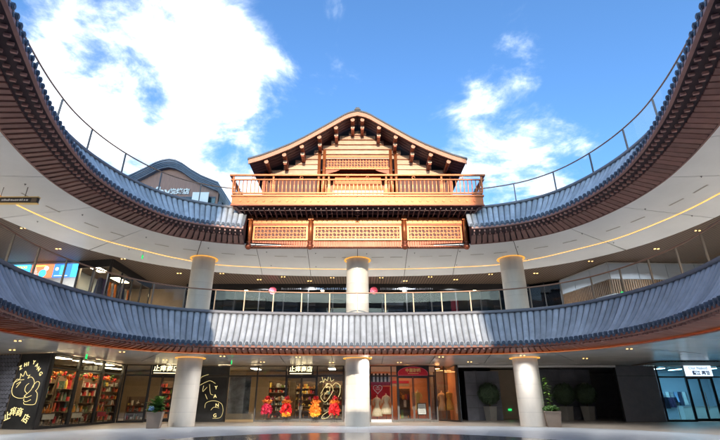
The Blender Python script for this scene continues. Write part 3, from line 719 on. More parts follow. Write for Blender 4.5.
# ------------------------------------------------------------------ building on the roof terrace, beyond the pavilion's left side
tb = thing('terrace_building', 'brown boarded rooftop building with curved navy gable roof left of the pavilion', 'building', (-16.5, 36, 12.6))
bxs = [-21.6, -20.4, -19.4, -18.6, -18.0, -17.4, -16.8, -16.1, -15.2, -14.2, -13.3, -12.6, -11.4]; bzs = [19.9, 20.6, 21.2, 21.75, 22.0, 22.12, 22.0, 21.65, 21.0, 20.4, 20.0, 19.7, 17.9]
def curve_slab(mb, X, Z, y0, y1, d0, d1):
    vs = []; fs = []
    for x, z in zip(X, Z): vs += [(x, y0, z - d0), (x, y0, z - d1), (x, y1, z - d1), (x, y1, z - d0)]
    for i in range(len(X) - 1): q = 4 * i; fs += [(q + j, q + (j + 1) % 4, q + 4 + (j + 1) % 4, q + 4 + j) for j in range(4)]
    n = len(X) - 1; fs += [(3, 2, 1, 0), (4 * n, 4 * n + 1, 4 * n + 2, 4 * n + 3)]
    return mb.add(vs, fs)
for k, (d0, d1, m_) in enumerate(((0, .16, 'navyroof'), (.165, .30, 'navyedge'), (.305, .48, 'navyroof'), (.485, .58, 'navyedge'), (.585, .8, 'navyroof'))):
    curve_slab(MB(), bxs, bzs, 35.4 + .06 * k, 46, d0, d1).build('roof' if k == 0 else 'roof_edge', m_, tb)
wall = MB(); poly = [(x, 36, z - .8) for x, z in zip(bxs, bzs)][1:-1]; poly = [(poly[0][0], 36, 12.6)] + poly + [(poly[-1][0], 36, 12.6)]
wall.prism(poly, (0, .3, 0)); wall.build('front_wall', 'brownwall', tb)
MB().box(-12.58, -12.2, 36.02, 46, 12.6, 18.0).build('side_wall', 'navyroof', tb)
MB().box(-21.6, -20.5, 36, 46, 12.6, 19.1).build('side_wall', 'navyroof', tb)
for i in range(5):
    w = MB().box(-17.3 + i * .92, -16.5 + i * .92, 35.93, 35.99, 15.6, 18.35).build('window', 'tealglass', tb)
    MB().box(-17.34 + i * .92, -16.46 + i * .92, 35.90, 35.925, 18.35, 18.45).build('window_head', 'navyroof', tb)
sg = MB().box(-14.75, -13.3, 35.5, 35.56, 16.6, 18.7).build('hanging_banner', 'white', tb)
put_text('Why', 1.25, 'white', (-18.2, 35.95, 18.95), (1, 0, 0), tb, extrude=.04, bold=.02)
put_text('烧烤店', .62, 'white', (-16.15, 35.95, 18.95), (1, 0, 0), tb, extrude=.04, bold=.015)
rp = thing('distant_roof', 'small navy pitched roof peeking over the terrace railing right of the pavilion', 'roof', (13.0, 40, 12.6))
MB().prism([(11.6, 40, 17.9), (12.1, 40, 18.75), (13.1, 40, 18.6), (14.3, 40, 17.9), (14.3, 40, 12.6), (11.6, 40, 12.6)], (0, 5, 0)).build('gable', 'navyroof', rp)
MB().prism([(11.3, 39.7, 17.75), (12.05, 39.7, 18.95), (13.2, 39.7, 18.78), (14.7, 39.7, 17.75), (14.3, 39.7, 17.7), (13.1, 39.7, 18.6), (12.1, 39.7, 18.75), (11.6, 39.7, 17.7)], (0, 5.5, 0)).build('roof_edge', 'navyedge', rp)

def leaf_cloud(mb, c, rx, ry, rz, n, size, surf=.35, flat=.5):
    for _ in range(n):
        v = Vector((random.gauss(0, 1), random.gauss(0, 1), random.gauss(0, 1))).normalized() * (random.uniform(surf, 1) if surf < 1 else 1)
        p = Vector(c) + Vector((v.x * rx, v.y * ry, v.z * rz)); n_ = (Vector((v.x / rx, v.y / ry, v.z / rz)).normalized() + Vector((random.uniform(-1, 1), random.uniform(-1, 1), random.uniform(-1, 1))) * flat).normalized()
        a = n_.orthogonal().normalized(); a = (Matrix.Rotation(random.uniform(0, 6.28), 3, n_) @ a); b = n_.cross(a); s_ = size * random.uniform(.6, 1.3)
        mb.add([p - a * s_, p - b * s_ * .55 + n_ * s_ * .12, p + a * s_, p + b * s_ * .55 + n_ * s_ * .12], [(0, 1, 2, 3)])
    return mb
ORD = 'first second third fourth fifth sixth seventh eighth ninth tenth eleventh twelfth thirteenth fourteenth fifteenth sixteenth seventeenth eighteenth nineteenth twentieth twenty-first twenty-second twenty-third twenty-fourth'.split()
# ------------------------------------------------------------------ shopfront helpers: a straight front from A to B, facing left of A->B seen from above turned to the court
class Front:
    def __init__(s, A, B):
        s.A = Vector((A[0], A[1], 0)); s.B = Vector((B[0], B[1], 0)); s.u = (s.B - s.A).normalized(); s.L = (s.B - s.A).length
        s.n = s.u.cross(Vector((0, 0, 1)))                 # towards the court
    def p(s, u, z, d=0.): q = s.A + s.u * u + s.n * d; return Vector((q.x, q.y, z))
    def box(s, mb, u0, u1, z0, z1, d0, d1):
        return mb.hexa([s.p(u0, z0, d1), s.p(u1, z0, d1), s.p(u1, z0, d0), s.p(u0, z0, d0)], [s.p(u0, z1, d1), s.p(u1, z1, d1), s.p(u1, z1, d0), s.p(u0, z1, d0)])
    def part(s, name, mat, parent, *a): return s.box(MB(), *a).build(name, mat, parent)
def glazing(F, root, stops, zt=3.12, z1=3.86, gm='shopglass', fm='black', doors=(), solid=(), z0=0.0, mw=.05, sill=.14):
    n = len(stops)
    for i, u in enumerate(stops): F.part('mullion', fm, root, u - mw, u + mw, z0, z1, -.06, .06)
    for i in range(n - 1):
        a, b = stops[i] + mw + .002, stops[i + 1] - mw - .002
        F.part('transom', fm, root, a, b, zt - .05, zt + .05, -.05, .05)
        F.part('head', fm, root, a, b, z1 - .07, z1, -.05, .05)
        if i in solid: continue
        F.part('transom_pane', gm, root, a, b, zt + .052, z1 - .072, -.008, .008)
        if i in doors:
            c = (a + b) / 2
            for q, (x0, x1) in enumerate(((a, c - .01), (c + .01, b))):
                d = MB(); w = .06
                F.box(d, x0, x0 + w, z0 + .03, zt - .055, -.03, .03); F.box(d, x1 - w, x1, z0 + .03, zt - .055, -.03, .03)
                F.box(d, x0 + w, x1 - w, z0 + .03, z0 + .22, -.03, .03); F.box(d, x0 + w, x1 - w, zt - .14, zt - .055, -.03, .03)
                d = d.build('door', fm, root)
                F.part('pane', gm, d, x0 + w, x1 - w, z0 + .22, zt - .14, -.006, .006)
                hx = (x1 - w - .06) if q == 0 else (x0 + w + .06)
                MB().tube([F.p(hx, z0 + .8, .04), F.p(hx, z0 + .8, .09), F.p(hx, z0 + 2.0, .09), F.p(hx, z0 + 2.0, .04)], .018, 6).build('handle', 'post', d)
        else:
            F.part('sill', fm, root, a, b, z0, z0 + sill, -.05, .05)
            F.part('pane', gm, root, a, b, z0 + sill + .002, zt - .052, -.008, .008)
def neon(F, root, lines, fn, r=.011, d=.05, name='neon_line'):
    for ln in lines:
        pts = [F.p(*fn(a, b), d) for a, b in ln]
        if len(pts) > 2:
            q = catmull(pts, False, 4)
        else: q = pts
        MB().tube(q, r, 5).build(name, 'neon', root)
def room(x0, x1, y0, y1, label, wall, z1=3.84, floor='shopfloor', front=False):
    mb = MB(); mb.add([(x0, y1, 0), (x1, y1, 0), (x1, y1, z1), (x0, y1, z1), (x0, y0, 0), (x0, y0, z1), (x1, y0, 0), (x1, y0, z1)], [(0, 1, 2, 3), (4, 0, 3, 5), (1, 6, 7, 2)])
    struct('shop_wall', 'inner walls of the ' + label, mb=mb, mat=wall)
    fb = MB().add([(x0, y0, .010), (x1, y0, .010), (x1, y1, .010), (x0, y1, .010)], [(0, 1, 2, 3)]); struct('shop_floor', 'floor of the ' + label, mb=fb, mat=floor)
def lamp(x, y, z, w, l, mat, label, group):
    t = thing('ceiling_lamp', label, 'lamp', (x, y, z), group)
    MB().box(x - w / 2 - .03, x + w / 2 + .03, y - l / 2 - .03, y + l / 2 + .03, z - .02, z + .06).build('housing', 'black', t)
    MB().box(x - w / 2, x + w / 2, y - l / 2, y + l / 2, z - .045, z - .021).build('diffuser', mat, t)

# ---- left gift shop: side front and corner
G1 = thing('gift_shop_window', 'glazed side front of the gift shop with packed shelves, right of the neon fruit panel', 'shopfront', (-16.9, 29, 0))
F1 = Front((-16.9, 25.45), (-16.75, 33.3))
glazing(F1, G1, [.06, 2.6, 5.15, 7.75], mw=.11)
G2 = thing('gift_shop_entrance', 'gift shop corner entrance with lit sign behind the left column', 'shopfront', (-14.7, 34, 0))
F2 = Front((-16.75, 33.42), (-11.95, 34.72))
glazing(F2, G2, [.1, 1.75, 3.5, 4.9], doors=(1,))
def lit_sign(F, root, u0, u1, body, label=None):
    b = F.part('sign_box', 'black', root, u0, u1, 3.2, 3.84, .06, .16)
    put_text(body, (u1 - u0) * .235, 'signlit', F.p((u0 + u1) / 2, 3.58, .165), F.u, b, extrude=.01, bold=.006)
    F.part('light_bar', 'signlit', b, u0 + .12, u1 - .12, 3.26, 3.31, .161, .18)
lit_sign(F2, G2, 1.85, 3.75, '止痒商店')
# neon fruit panel
PN = thing('neon_fruit_panel', 'dark panel with glowing fruit and thumbs up line drawing, far left', 'panel', (-17.9, 25.7, 0))
FP = Front((-19.0, 26.0), (-16.95, 25.38))
FP.part('panel_board', 'tintpanel', PN, 0, FP.L, 0, 3.86, -.05, .03)
FP.part('panel_edge', 'post', PN, -.05, -.002, 0, 3.86, -.06, .04)
FP.part('panel_edge', 'black', PN, FP.L + .002, FP.L + .1, 0, 3.86, -.06, .05)
def fz(a, b):
    t = (400 - b) / 300; return (a - 80 * t) / (133 + 5 * t) * FP.L, t * 3.86
neon(FP, PN, [[(48, 222), (40, 245), (45, 268), (66, 279), (92, 280), (104, 272)], [(48, 222), (62, 205), (78, 208), (95, 206)], [(48, 218), (74, 205), (78, 182)], [(78, 182), (90, 193), (100, 172), (109, 190), (122, 188)],
     [(122, 188), (112, 202), (126, 196), (138, 205), (142, 222), (136, 240)], [(60, 225), (80, 215), (60, 238)], [(110, 262), (100, 250), (105, 232), (118, 222)],
     [(112, 262), (128, 248), (140, 228), (156, 215), (166, 222), (158, 242), (148, 252)], [(148, 252), (156, 262), (154, 285), (146, 303), (128, 306)], [(112, 262), (98, 272), (108, 278), (130, 270)], [(98, 282), (96, 290), (108, 294), (128, 286)], [(96, 296), (100, 304), (128, 306)]], fz)
for ch, a, b, l in [('Z', 76, 158, .5), ('H', 99, 146, .15), ('I', 112, 143, .1), ('Y', 138, 138, -.1), ('A', 152, 150, -.35), ('N', 160, 165, -.6), ('G', 170, 184, -.9)]:
    u, z = fz(a, b); put_text(ch, .30, 'neon', FP.p(u, z, .045), FP.u, PN, extrude=.008, lean=l)
for ch, a, b, l in [('止', 24, 352, .35), ('痒', 50, 334, .15), ('商', 78, 336, -.1), ('店', 106, 360, -.35)]:
    u, z = fz(a, b); put_text(ch, .46, 'neon', FP.p(u, z, .045), FP.u, PN, extrude=.008, lean=l)
# dark scale wall at the very left edge
SW = thing('scale_wall', 'dark wall of small hexagonal scales at the far left edge', 'wall', (-22, 26.8, 0))
FS = Front((-25.5, 27.6), (-19.06, 26.05))
FS.part('wall_body', 'black', SW, 0, FS.L, 0, 3.86, -.3, 0)
hexm = MB(); hp_ = [(.115 * math.cos(R(60 * j + 30)), 0, .115 * math.sin(R(60 * j + 30))) for j in range(6)]
hexm.prism([Vector(q) for q in hp_], (0, -.03, 0)); hexm = hexm.mesh('hex_scale', 'clad')
ang = math.atan2(FS.u.y, FS.u.x)
cnt = 0
for j in range(18):
    for i in range(16):
        u = FS.L - .14 - .215 * i - (.107 if j % 2 else 0); z = .14 + j * .212
        if u < .1 or z > 3.75: continue
        p = FS.p(u, z, .001); put('hex_scale', hexm, SW, Matrix.Translation(p) @ Matrix.Rotation(ang, 4, 'Z'))
# ---- the gift shop's long front, facing the court
G3 = thing('gift_shop_facade', 'wide glazed gift shop front with lit sign behind the flower stands', 'shopfront', (-6.4, 34.8, 0))
F3 = Front((-11.9, 34.8), (-1.0, 34.8))
st3 = [.05, 2.29, 4.45, 6.6, 8.9, 10.85]
glazing(F3, G3, st3, doors=(3,), solid=(0, 1))
b0 = F3.part('neon_board', 'tintpanel', G3, .12, 2.22, .0, 3.06, -.04, .02)
F3.part('neon_board_top', 'tintpanel', G3, .12, 2.22, 3.18, 3.78, -.04, .02)
fz2 = lambda a, b: (.1 + (a - 12 - (430 - b) * .135) / 205 * 2.25, (425 - b) / 395 * 3.86)
neon(F3, b0, [[(55, 140), (75, 112), (120, 95)], [(55, 175), (90, 155), (130, 140), (165, 160)], [(85, 175), (78, 215), (95, 200), (108, 185)], [(125, 165), (130, 230), (148, 240)], [(95, 235), (108, 270), (100, 250)], [(90, 330), (100, 295), (150, 280), (200, 300), (210, 350), (190, 395), (140, 400)], [(45, 255), (44, 275)], [(20, 380), (18, 400)], [(130, 345), (150, 325), (185, 330)]], fz2, r=.008)
for ch, a, b in (('Y', 168, 190), ('A', 160, 250), ('N', 172, 312), ('G', 155, 382)):
    u, z = fz2(a, b); put_text(ch, .34, 'neon', F3.p(u, z, .035), F3.u, b0, extrude=.008, lean=.1)
b1 = F3.part('poster_board', 'poster', G3, 2.4, 4.0, .55, 3.06, -.05, -.02)
F3.part('poster_base', 'warmwall', G3, 2.4, 4.36, .16, .52, -.06, .0)
F3.part('poster_pane', 'shopglass', G3, 2.35, 4.39, .16, 3.06, .01, .022)
F3.part('transom_pane', 'shopglass', G3, 2.35, 4.39, 3.18, 3.78, -.008, .008)
lit_sign(F3, G3, 6.75, 8.6, '止痒商店')
neon(F3, G3, [[(90, 205), (72, 225), (85, 250), (112, 268), (140, 240), (165, 205), (178, 170), (160, 135), (128, 130), (100, 160), (72, 205)], [(170, 150), (200, 122), (235, 140), (240, 190), (225, 230)], [(85, 380), (95, 392), (140, 380), (162, 350), (140, 340), (100, 362), (85, 380)], [(105, 215), (120, 195), (135, 185)], [(78, 75), (95, 115), (105, 90), (125, 105), (135, 75)], [(150, 80), (160, 110), (185, 95)], [(60, 120), (75, 110), (95, 118)], [(120, 160), (140, 150), (150, 180), (130, 190)]],
     lambda a, b: (8.95 + (a - 42) / 225 * 1.9, (415 - b) / 400 * 3.6), r=.013)
# interiors
room(-24.5, -.6, 34.95, 41.5, 'gift shop behind the long front', 'warmwall')
mb = MB(); mb.add([(-22.5, 27.2, 0), (-22.5, 41.5, 0), (-22.5, 41.5, 3.84), (-22.5, 27.2, 3.84)], [(0, 1, 2, 3)]); struct('shop_wall', 'far side wall of the gift shop corner', mb=mb, mat='warmwall')
mb = MB(); mb.add([(-22.5, 26.6, .012), (-16.9, 25.6, .012), (-16.75, 34.9, .012), (-22.5, 34.9, .012)], [(0, 1, 2, 3)]); struct('shop_floor', 'floor of the gift shop corner', mb=mb, mat='shopfloor')
for i, (x, y) in enumerate([(-17.45, 26.9), (-17.45, 29.4), (-17.45, 31.9), (-19, 36), (-14.5, 36.5), (-10.6, 36.8), (-8, 36.6), (-4.5, 36.6), (-2, 36.6)]):
    lamp(x, y, 3.76, .5, 1.6, 'lamp', ORD[i] + ' slim warm ceiling lamp from the left inside the gift shop', 'gift shop ceiling lamps')
pal = ['scr0', 'scr1']
gcols = [(.62, .10, .03), (.70, .28, .04), (.75, .52, .10), (.16, .22, .05), (.50, .03, .03), (.60, .52, .40), (.10, .16, .10), (.35, .18, .08), (.65, .62, .55), (.25, .05, .12), (.12, .25, .28)]
gm = []
for i, c in enumerate(gcols): mt['goods%d' % i] = M('goods_%d' % i, c, .5, var=.25, scale=8); gm.append('goods%d' % i)
def shelf_unit(F, u0, u1, depth, d, label, glabel, h=2.9, rows=6, bias=None, dens=1.0):
    c = F.p((u0 + u1) / 2, 0, d); t = thing('display_shelf', label, 'shelf', tuple(c))
    for u in (u0, u1 - .05): F.part('upright', 'shelf', t, u, u + .05, .02, h, d - depth, d)
    F.part('back_board', 'shelf', t, u0 + .055, u1 - .055, .05, h, d - depth, d - depth + .03)
    g_ = MB()
    for r in range(rows):
        z = .12 + (r + (random.uniform(-.18, .18) if r else 0)) * (h - .2) / rows
        F.part('shelf_board', 'shelf', t, u0 + .055, u1 - .055, z, z + .035, d - depth + .035, d)
        u = u0 + .08
        while u < u1 - .2:
            w = random.uniform(.07, .22); hh = random.uniform(.12, (h - .2) / rows - .08)
            g_.cur = random.choice(bias) if bias and random.random() < .6 else random.randrange(len(gm))
            if random.random() < dens * .85:
                k_ = random.random(); c_ = F.p(u + w / 2, z + .036, d - random.uniform(.12, .3))
                if k_ < .40: F.box(g_, u, u + w * .9, z + .036, z + .036 + hh, d - depth + .06, d - random.uniform(.02, .2))
                elif k_ < .75: g_.lathe([(w * .42, 0), (w * .46, hh * .5), (w * .4, hh * .72), (w * .15, hh * .85), (w * .14, hh)], c_, 8)
                else: leaf_cloud(g_, (c_.x, c_.y, c_.z + hh * .5), w * .7, w * .7, hh * .55, 16, .06, .3, .9)
            u += w + .01
    tag(g_.build('shelf_goods', gm), glabel, 'goods', kind='stuff')
W1 = Front((-22.3, 26.8), (-22.3, 41))
shelf_unit(F1, .35, 2.45, .5, -1.1, 'timber shelf in the first gift shop side window', 'orange and brown packets filling the first side window shelf', bias=(0, 1, 2), rows=5)
shelf_unit(F1, 2.9, 5.0, .5, -1.3, 'timber shelf in the second gift shop side window', 'green and red packets filling the second side window shelf', bias=(3, 5, 6, 4), rows=4)
shelf_unit(F1, 5.4, 7.5, .5, -1.3, 'timber shelf in the third gift shop side window', 'cream and red packets filling the third side window shelf', bias=(8, 4, 5), rows=5)
shelf_unit(F1, 7.8, 10.3, .5, -1.3, 'timber shelf deeper behind the third gift shop side window', 'red and orange packets deeper behind the third side window', bias=(4, 0, 8))
shelf_unit(F2, .2, 1.6, .45, -1.6, 'low timber shelf in the corner window left of the entrance', 'orange and cream packets on the corner window shelf', h=1.7, rows=3, bias=(0, 5))
shelf_unit(F2, 2.0, 4.6, .45, -4.0, 'tall timber shelf deep inside the gift shop entrance', 'mixed packets on the shelf inside the entrance', bias=(4, 1))
shelf_unit(F3, 4.7, 6.4, .45, -3.2, 'tall timber shelf behind the first flower stand', 'mixed goods on the shelf behind the first flower stand', bias=(5, 8))
shelf_unit(F3, 6.8, 8.7, .45, -3.8, 'tall timber shelf seen through the gift shop double door', 'gold and brown goods seen through the double door', bias=(1, 2, 7))
shelf_unit(F3, 9.1, 10.7, .45, -3.0, 'tall timber shelf behind the neon hand drawing', 'pale goods on the shelf behind the neon hand drawing', bias=(8, 5))
for i, (u0, u1, nm) in enumerate(((.2, 2.5, 'first'), (2.7, 5.05, 'second'), (5.25, 7.65, 'third'))):
    gl = MB(); pts = [F1.p(u0 + (u1 - u0) * q / 10, 2.72 + .18 * abs(math.sin(q * .63)), -.45 - .1 * (q % 2)) for q in range(11)]
    t = thing('garland', 'red and green garland along the top of the %s gift shop side window' % nm, 'garland', tuple(pts[5]))
    for q, p in enumerate(pts): gl.cur = (q * 2 + i) % 3; leaf_cloud(gl, p, .22, .16, .17, 34, .075, .3, .9)
    gl.build('leaves_and_blooms', ['leaf', 'redcloth', 'orangefl'], t); MB().tube(pts, .02, 5).build('cord', 'bark', t)
for i, (u_, d_, m1, m2) in enumerate(((1.2, -.55, 'cream', 'orangefl'), (3.9, -.6, 'cream', 'leaf'), (6.6, -.6, 'crimson', 'cream'))):
    p = F1.p(u_, 0, d_); t = thing('window_table', ORD[i] + ' low display table from the left in the gift shop side windows', 'table', (p.x, p.y, .012))
    F1.part('table_top', 'shelf', t, u_ - .6, u_ + .6, .72, .77, d_ - .3, d_ + .3)
    for du in (-.54, .48):
        for dd in (-.26, .2): F1.part('leg', 'black', t, u_ + du, u_ + du + .05, .014, .718, d_ + dd, d_ + dd + .05)
    F1.part('cloth', m1, t, u_ - .5, u_ + .5, .45, .716, d_ + .303, d_ + .32)
    gp = MB()
    for k in range(9): gp.cur = k % 3; c_ = F1.p(u_ - .48 + .12 * k, .772, d_ + random.uniform(-.15, .2)); gp.lathe([(.055, 0), (.06, .12), (.03, .2 + .05 * (k % 4)), (.028, .26 + .06 * (k % 4))], c_, 8)
    tag(gp.build('table_goods', [m1, m2, 'goods1']), 'small bottles and jars on the %s gift shop window table' % ORD[i], 'goods', kind='stuff')
# ---- bridal shop with the red arched sign
PR = thing('front_pier', 'dark pier hidden behind the middle column', 'pier', (0, 34.8, 0)); MB().box(-.94, .84, 34.7, 35.1, 0, 3.88).build('pier_body', 'clad', PR)
G4 = thing('dress_shop_facade', 'dress shop front with red arched sign over its double door', 'shopfront', (3.4, 34.8, 0))
F4 = Front((.9, 34.8), (5.85, 34.8))
F4.part('fascia_wall', 'peach', G4, .0, 2.0, 3.42, 3.86, -.1, .04); F4.part('fascia_wall', 'peach', G4, 4.45, 4.95, 3.42, 3.86, -.1, .04)
glazing(F4, G4, [.05, 1.62, 2.06, 4.38, 4.9], zt=3.12, doors=(2,), solid=(0,), mw=.045)
F4.part('sill', 'white', G4, .1, 1.56, 0, .16, -.05, .05); F4.part('pane', 'shopglass', G4, .1, 1.56, .165, 3.06, -.008, .008)
db = F4.part('sign_board', 'black', G4, 2.0, 4.44, 3.1, 3.88, .07, .12)
ar = [(2.12, 3.16)] + [(3.22 - 1.1 * math.cos(R(a)), 3.30 + .46 * math.sin(R(a))) for a in range(0, 181, 12)] + [(4.32, 3.16)]
MB().prism([F4.p(u, z, .125) for u, z in ar], F4.n * .05).build('arch_sign', 'red', db)
MB().tube([F4.p(u, z, .175) for u, z in ar], .022, 6, closed=True).build('arch_rim', 'pink', db)
put_text('中里珈桥', .285, 'gold', F4.p(3.24, 3.50, .18), F4.u, db, extrude=.012, bold=.008)
F4.part('small_line', 'gold', db, 2.85, 3.65, 3.27, 3.30, .176, .186)
aw = thing('striped_awning', 'black and white striped awning in the dress shop window', 'awning', (1.75, 34.4, 3.0))
for i in range(10): F4.part('stripe', 'white' if i % 2 else 'black', aw, .12 + i * .144, .12 + (i + 1) * .144 - .003, 2.72, 3.32, -.42, -.36)
F4.part('header', 'crimson', aw, .1, 1.58, 2.45, 2.71, -.5, -.38)
F4.part('curtain', 'crimson', aw, .1, 1.58, 1.5, 2.44, -1.2, -1.15)
hs = thing('heart_sign', 'red heart sign with pale rim hanging in the dress shop window', 'sign', (1.45, 34.5, 2.3))
hpts = [(.33 * math.sin(t) ** 3, .33 * (13 * math.cos(t) - 5 * math.cos(2 * t) - 2 * math.cos(3 * t) - math.cos(4 * t)) / 16) for t in (2 * math.pi * j / 28 for j in range(28))]
MB().prism([F4.p(.6 + a, 2.22 + b, -.2) for a, b in hpts], F4.n * .05).build('heart_plate', 'red', hs)
MB().tube([F4.p(.6 + a, 2.22 + b, -.14) for a, b in hpts], .022, 6, closed=True).build('heart_rim', 'white', hs)
for z in (2.28, 2.17): F4.part('text_line', 'white', hs, .44, .76, z, z + .03, -.148, -.14)
room(.9, 7.3, 34.95, 40.5, 'dress shop', 'peach')
for i, (x, y) in enumerate(((1.8, 36.2), (3.7, 36.4), (4.1, 38.8), (6.2, 36.8))): lamp(x, y, 3.76, .4, 1.2, 'lampr', ORD[i] + ' orange ceiling lamp from the left inside the dress shop', 'dress shop ceiling lamps')
def dress(x, y, label, mat, h=1.55, flare=.42, stand=.35, arms=True):
    t = thing('dress_form', label, 'mannequin', (x, y, .012))
    MB().lathe([(.2, .012), (.2, .03), (.025, .05), (.02, stand + .3)], (x, y, 0), 14).build('stand', 'post', t)
    z = stand
    def wave(i, a): return .07 * math.sin(9 * a + i) * max(0, (4 - i)) / 4
    MB().lathe([(flare, z), (flare * .92, z + .18), (flare * .72, z + .42), (flare * .5, z + .62), (.15, z + .80), (.19, z + .95), (.225, z + 1.10), (.215, z + 1.22), (.14, z + 1.28)], (x, y, 0), 30, wave).build('dress', mat, t, True)
    MB().lathe([(.11, z + 1.22), (.09, z + 1.30), (.05, z + 1.36), (.045, z + 1.44)], (x, y, 0), 14).build('neck', 'skin', t, True)
    if arms:
        for sx in (-1, 1): MB().tube([(x + sx * .19, y, z + 1.2), (x + sx * .30, y - .02, z + .98), (x + sx * .27, y - .07, z + .74)], [.075, .06, .04], 8).build('sleeve', mat, t, True)
    return t
dress(1.45, 35.6, 'cream dress on a stand at the left of the dress shop window', 'cream', flare=.42)
dress(2.15, 35.7, 'taller cream ball dress right of the heart sign', 'cream', flare=.5, stand=.5)
dress(4.55, 35.9, 'yellow dress form seen through the right door of the dress shop', 'ydress', flare=.28, stand=.75)
shelf_unit(F4, 2.2, 3.2, .4, -2.2, 'small shelf behind the left door of the dress shop', 'gold and orange items behind the left door of the dress shop', h=2.3, rows=3, bias=(1, 2, 0), dens=.7)
rf = thing('red_canopy', 'red canopy band across the dress shop interior', 'canopy', (3, 36.5, 2.7)); MB().box(2.0, 4.0, 36.4, 36.9, 2.66, 2.85).build('canopy_band', 'redcloth', rf); MB().box(2.0, 4.0, 36.42, 36.88, 2.45, 2.65).build('canopy_light', 'cream', rf)
ab = thing('easel_board', 'small framed notice board standing inside the right dress shop door', 'board', (4.75, 35.3, 0))
MB().box(4.42, 5.08, 35.3, 35.34, .45, 1.25).build('board_frame', 'black', ab); MB().box(4.47, 5.03, 35.285, 35.298, .50, 1.20).build('board_face', 'white', ab)
for x in (4.45, 5.02): MB().box(x, x + .03, 35.35, 35.38, .02, .6).build('leg', 'black', ab)
for i in range(5): MB().box(4.53, 4.97 - .05 * (i % 3), 35.28, 35.284, .62 + .11 * i, .645 + .11 * i).build('text_line', 'kerb', ab)
# glass corner bay at the right of the dress shop
G5 = thing('corner_glass_bay', 'tall dark framed glass bay standing at an angle right of the dress shop', 'shopfront', (6.6, 35, 0))
F5 = Front((6.0, 36.6), (7.35, 34.5))
F5.part('mullion', 'black', G5, -.05, .05, 0, 3.5, -.05, .05); F5.part('mullion', 'black', G5, F5.L - .1, F5.L + .08, 0, 3.86, -.06, .06); F5.part('mullion', 'black', G5, 1.1, 1.16, 0, 3.86, -.04, .04)
F5.part('pane', 'shopglass', G5, .052, 1.098, .12, 3.6, -.01, .01); F5.part('pane', 'shopglass', G5, 1.162, F5.L - .102, .12, 3.84, -.01, .01)
F5.part('sill', 'black', G5, .052, F5.L - .102, 0, .118, -.05, .05)
FB = Front((7.36, 34.6), (7.36, 39.8)); F5.part('head', 'black', G5, .052, 1.098, 3.602, 3.7, -.05, .05)
struct('display_back', 'dark back wall of the angled glass bay', mb=MB().box(5.9, 7.3, 38.0, 38.1, .02, 3.8), mat='clad')
dress(6.55, 36.9, 'ivory dress on a stand behind the angled glass bay, left one', 'cream', flare=.33, stand=.7)
dress(7.05, 36.6, 'yellow ivory dress on a stand behind the angled glass bay, nearest the corner', 'ydress', flare=.4, stand=.75)
# ---- right side: dark passage, cladding, planted recess
def clad_wall(x0, x1, y, z1, label, parent_name='clad_wall', tw=.95, th=.95, zb=0.0, side=None):
    t = thing(parent_name, label, 'wall', ((x0 + x1) / 2, y, 0))
    MB().box(x0, x1, y + .03, y + 1.0, zb, z1).build('wall_core', 'black', t)
    nx = max(1, round((x1 - x0) / tw)); nz = max(1, round((z1 - zb) / th)); cx, cz = (x1 - x0) / nx, (z1 - zb) / nz
    me = MB().box(.008, cx - .008, 0, .028, .008, cz - .008).mesh('cladding_panel', 'clad')
    for i in range(nx):
        for j in range(nz): put('cladding_panel', me, t, Matrix.Translation((x0 + i * cx, y + random.uniform(-.004, .004), zb + j * cz)))
    return t
struct('passage_side_wall', 'black side wall between dress shop and passage', mb=MB().box(7.38, 7.5, 34.62, 41, 0, 3.84), mat='clad')
struct('passage_wall', 'black back wall of the passage beside the dress shop', mb=MB().box(7.4, 9.0, 41, 41.2, 0, 3.84), mat='black')
clad_wall(8.55, 11.3, 37.3, 3.62, 'dark panelled block behind the single clipped ball tree')
bw = thing('lit_wall', 'beige lit wall with small green sign left of the right column', 'wall', (12.2, 39.5, 0)); MB().box(11.3, 14.2, 39.4, 39.6, 0, 3.84).build('wall_face', 'beige', bw)
xs_ = thing('exit_sign', 'small green exit sign low on the beige lit wall', 'sign', (12.5, 39.3, .75)); MB().box(12.40, 12.66, 39.34, 39.395, .66, .80).build('sign_plate', 'exit', xs_)
MB().tube([(12.48, 39.335, .70), (12.53, 39.335, .76), (12.58, 39.335, .70)], .012, 5).build('running_figure', 'white', xs_)
clad_wall(14.2, 19.3, 38.7, 3.84, 'long dark panelled wall behind the pair of clipped ball trees', tw=1.25, th=1.0)
struct('passage_floor', 'dark floor of the planted recess', mb=MB().add([(7.5, 34.9, .008), (19.4, 34.9, .008), (19.4, 41, .008), (7.5, 41, .008)], [(0, 1, 2, 3)]), mat='arcade')
bh = thing('white_bulkhead', 'thin white ceiling bulkhead above the planted recess', 'bulkhead', (13.4, 34.8, 3.7)); MB().box(7.5, 19.35, 34.7, 34.95, 3.74, 3.88).build('bulkhead_face', 'white', bh)
dk = thing('dark_panel_wall', 'large plain dark blue wall panel left of the blue lit shop', 'wall', (21, 35, 0))
MB().box(19.4, 22.4, 35.0, 35.2, 0, 3.86).build('wall_body', 'black', dk)
for z0, z1 in ((.02, 3.12), (3.15, 3.84)): MB().box(19.46, 22.36, 34.96, 34.998, z0, z1).build('wall_panel', 'cladblue', dk)
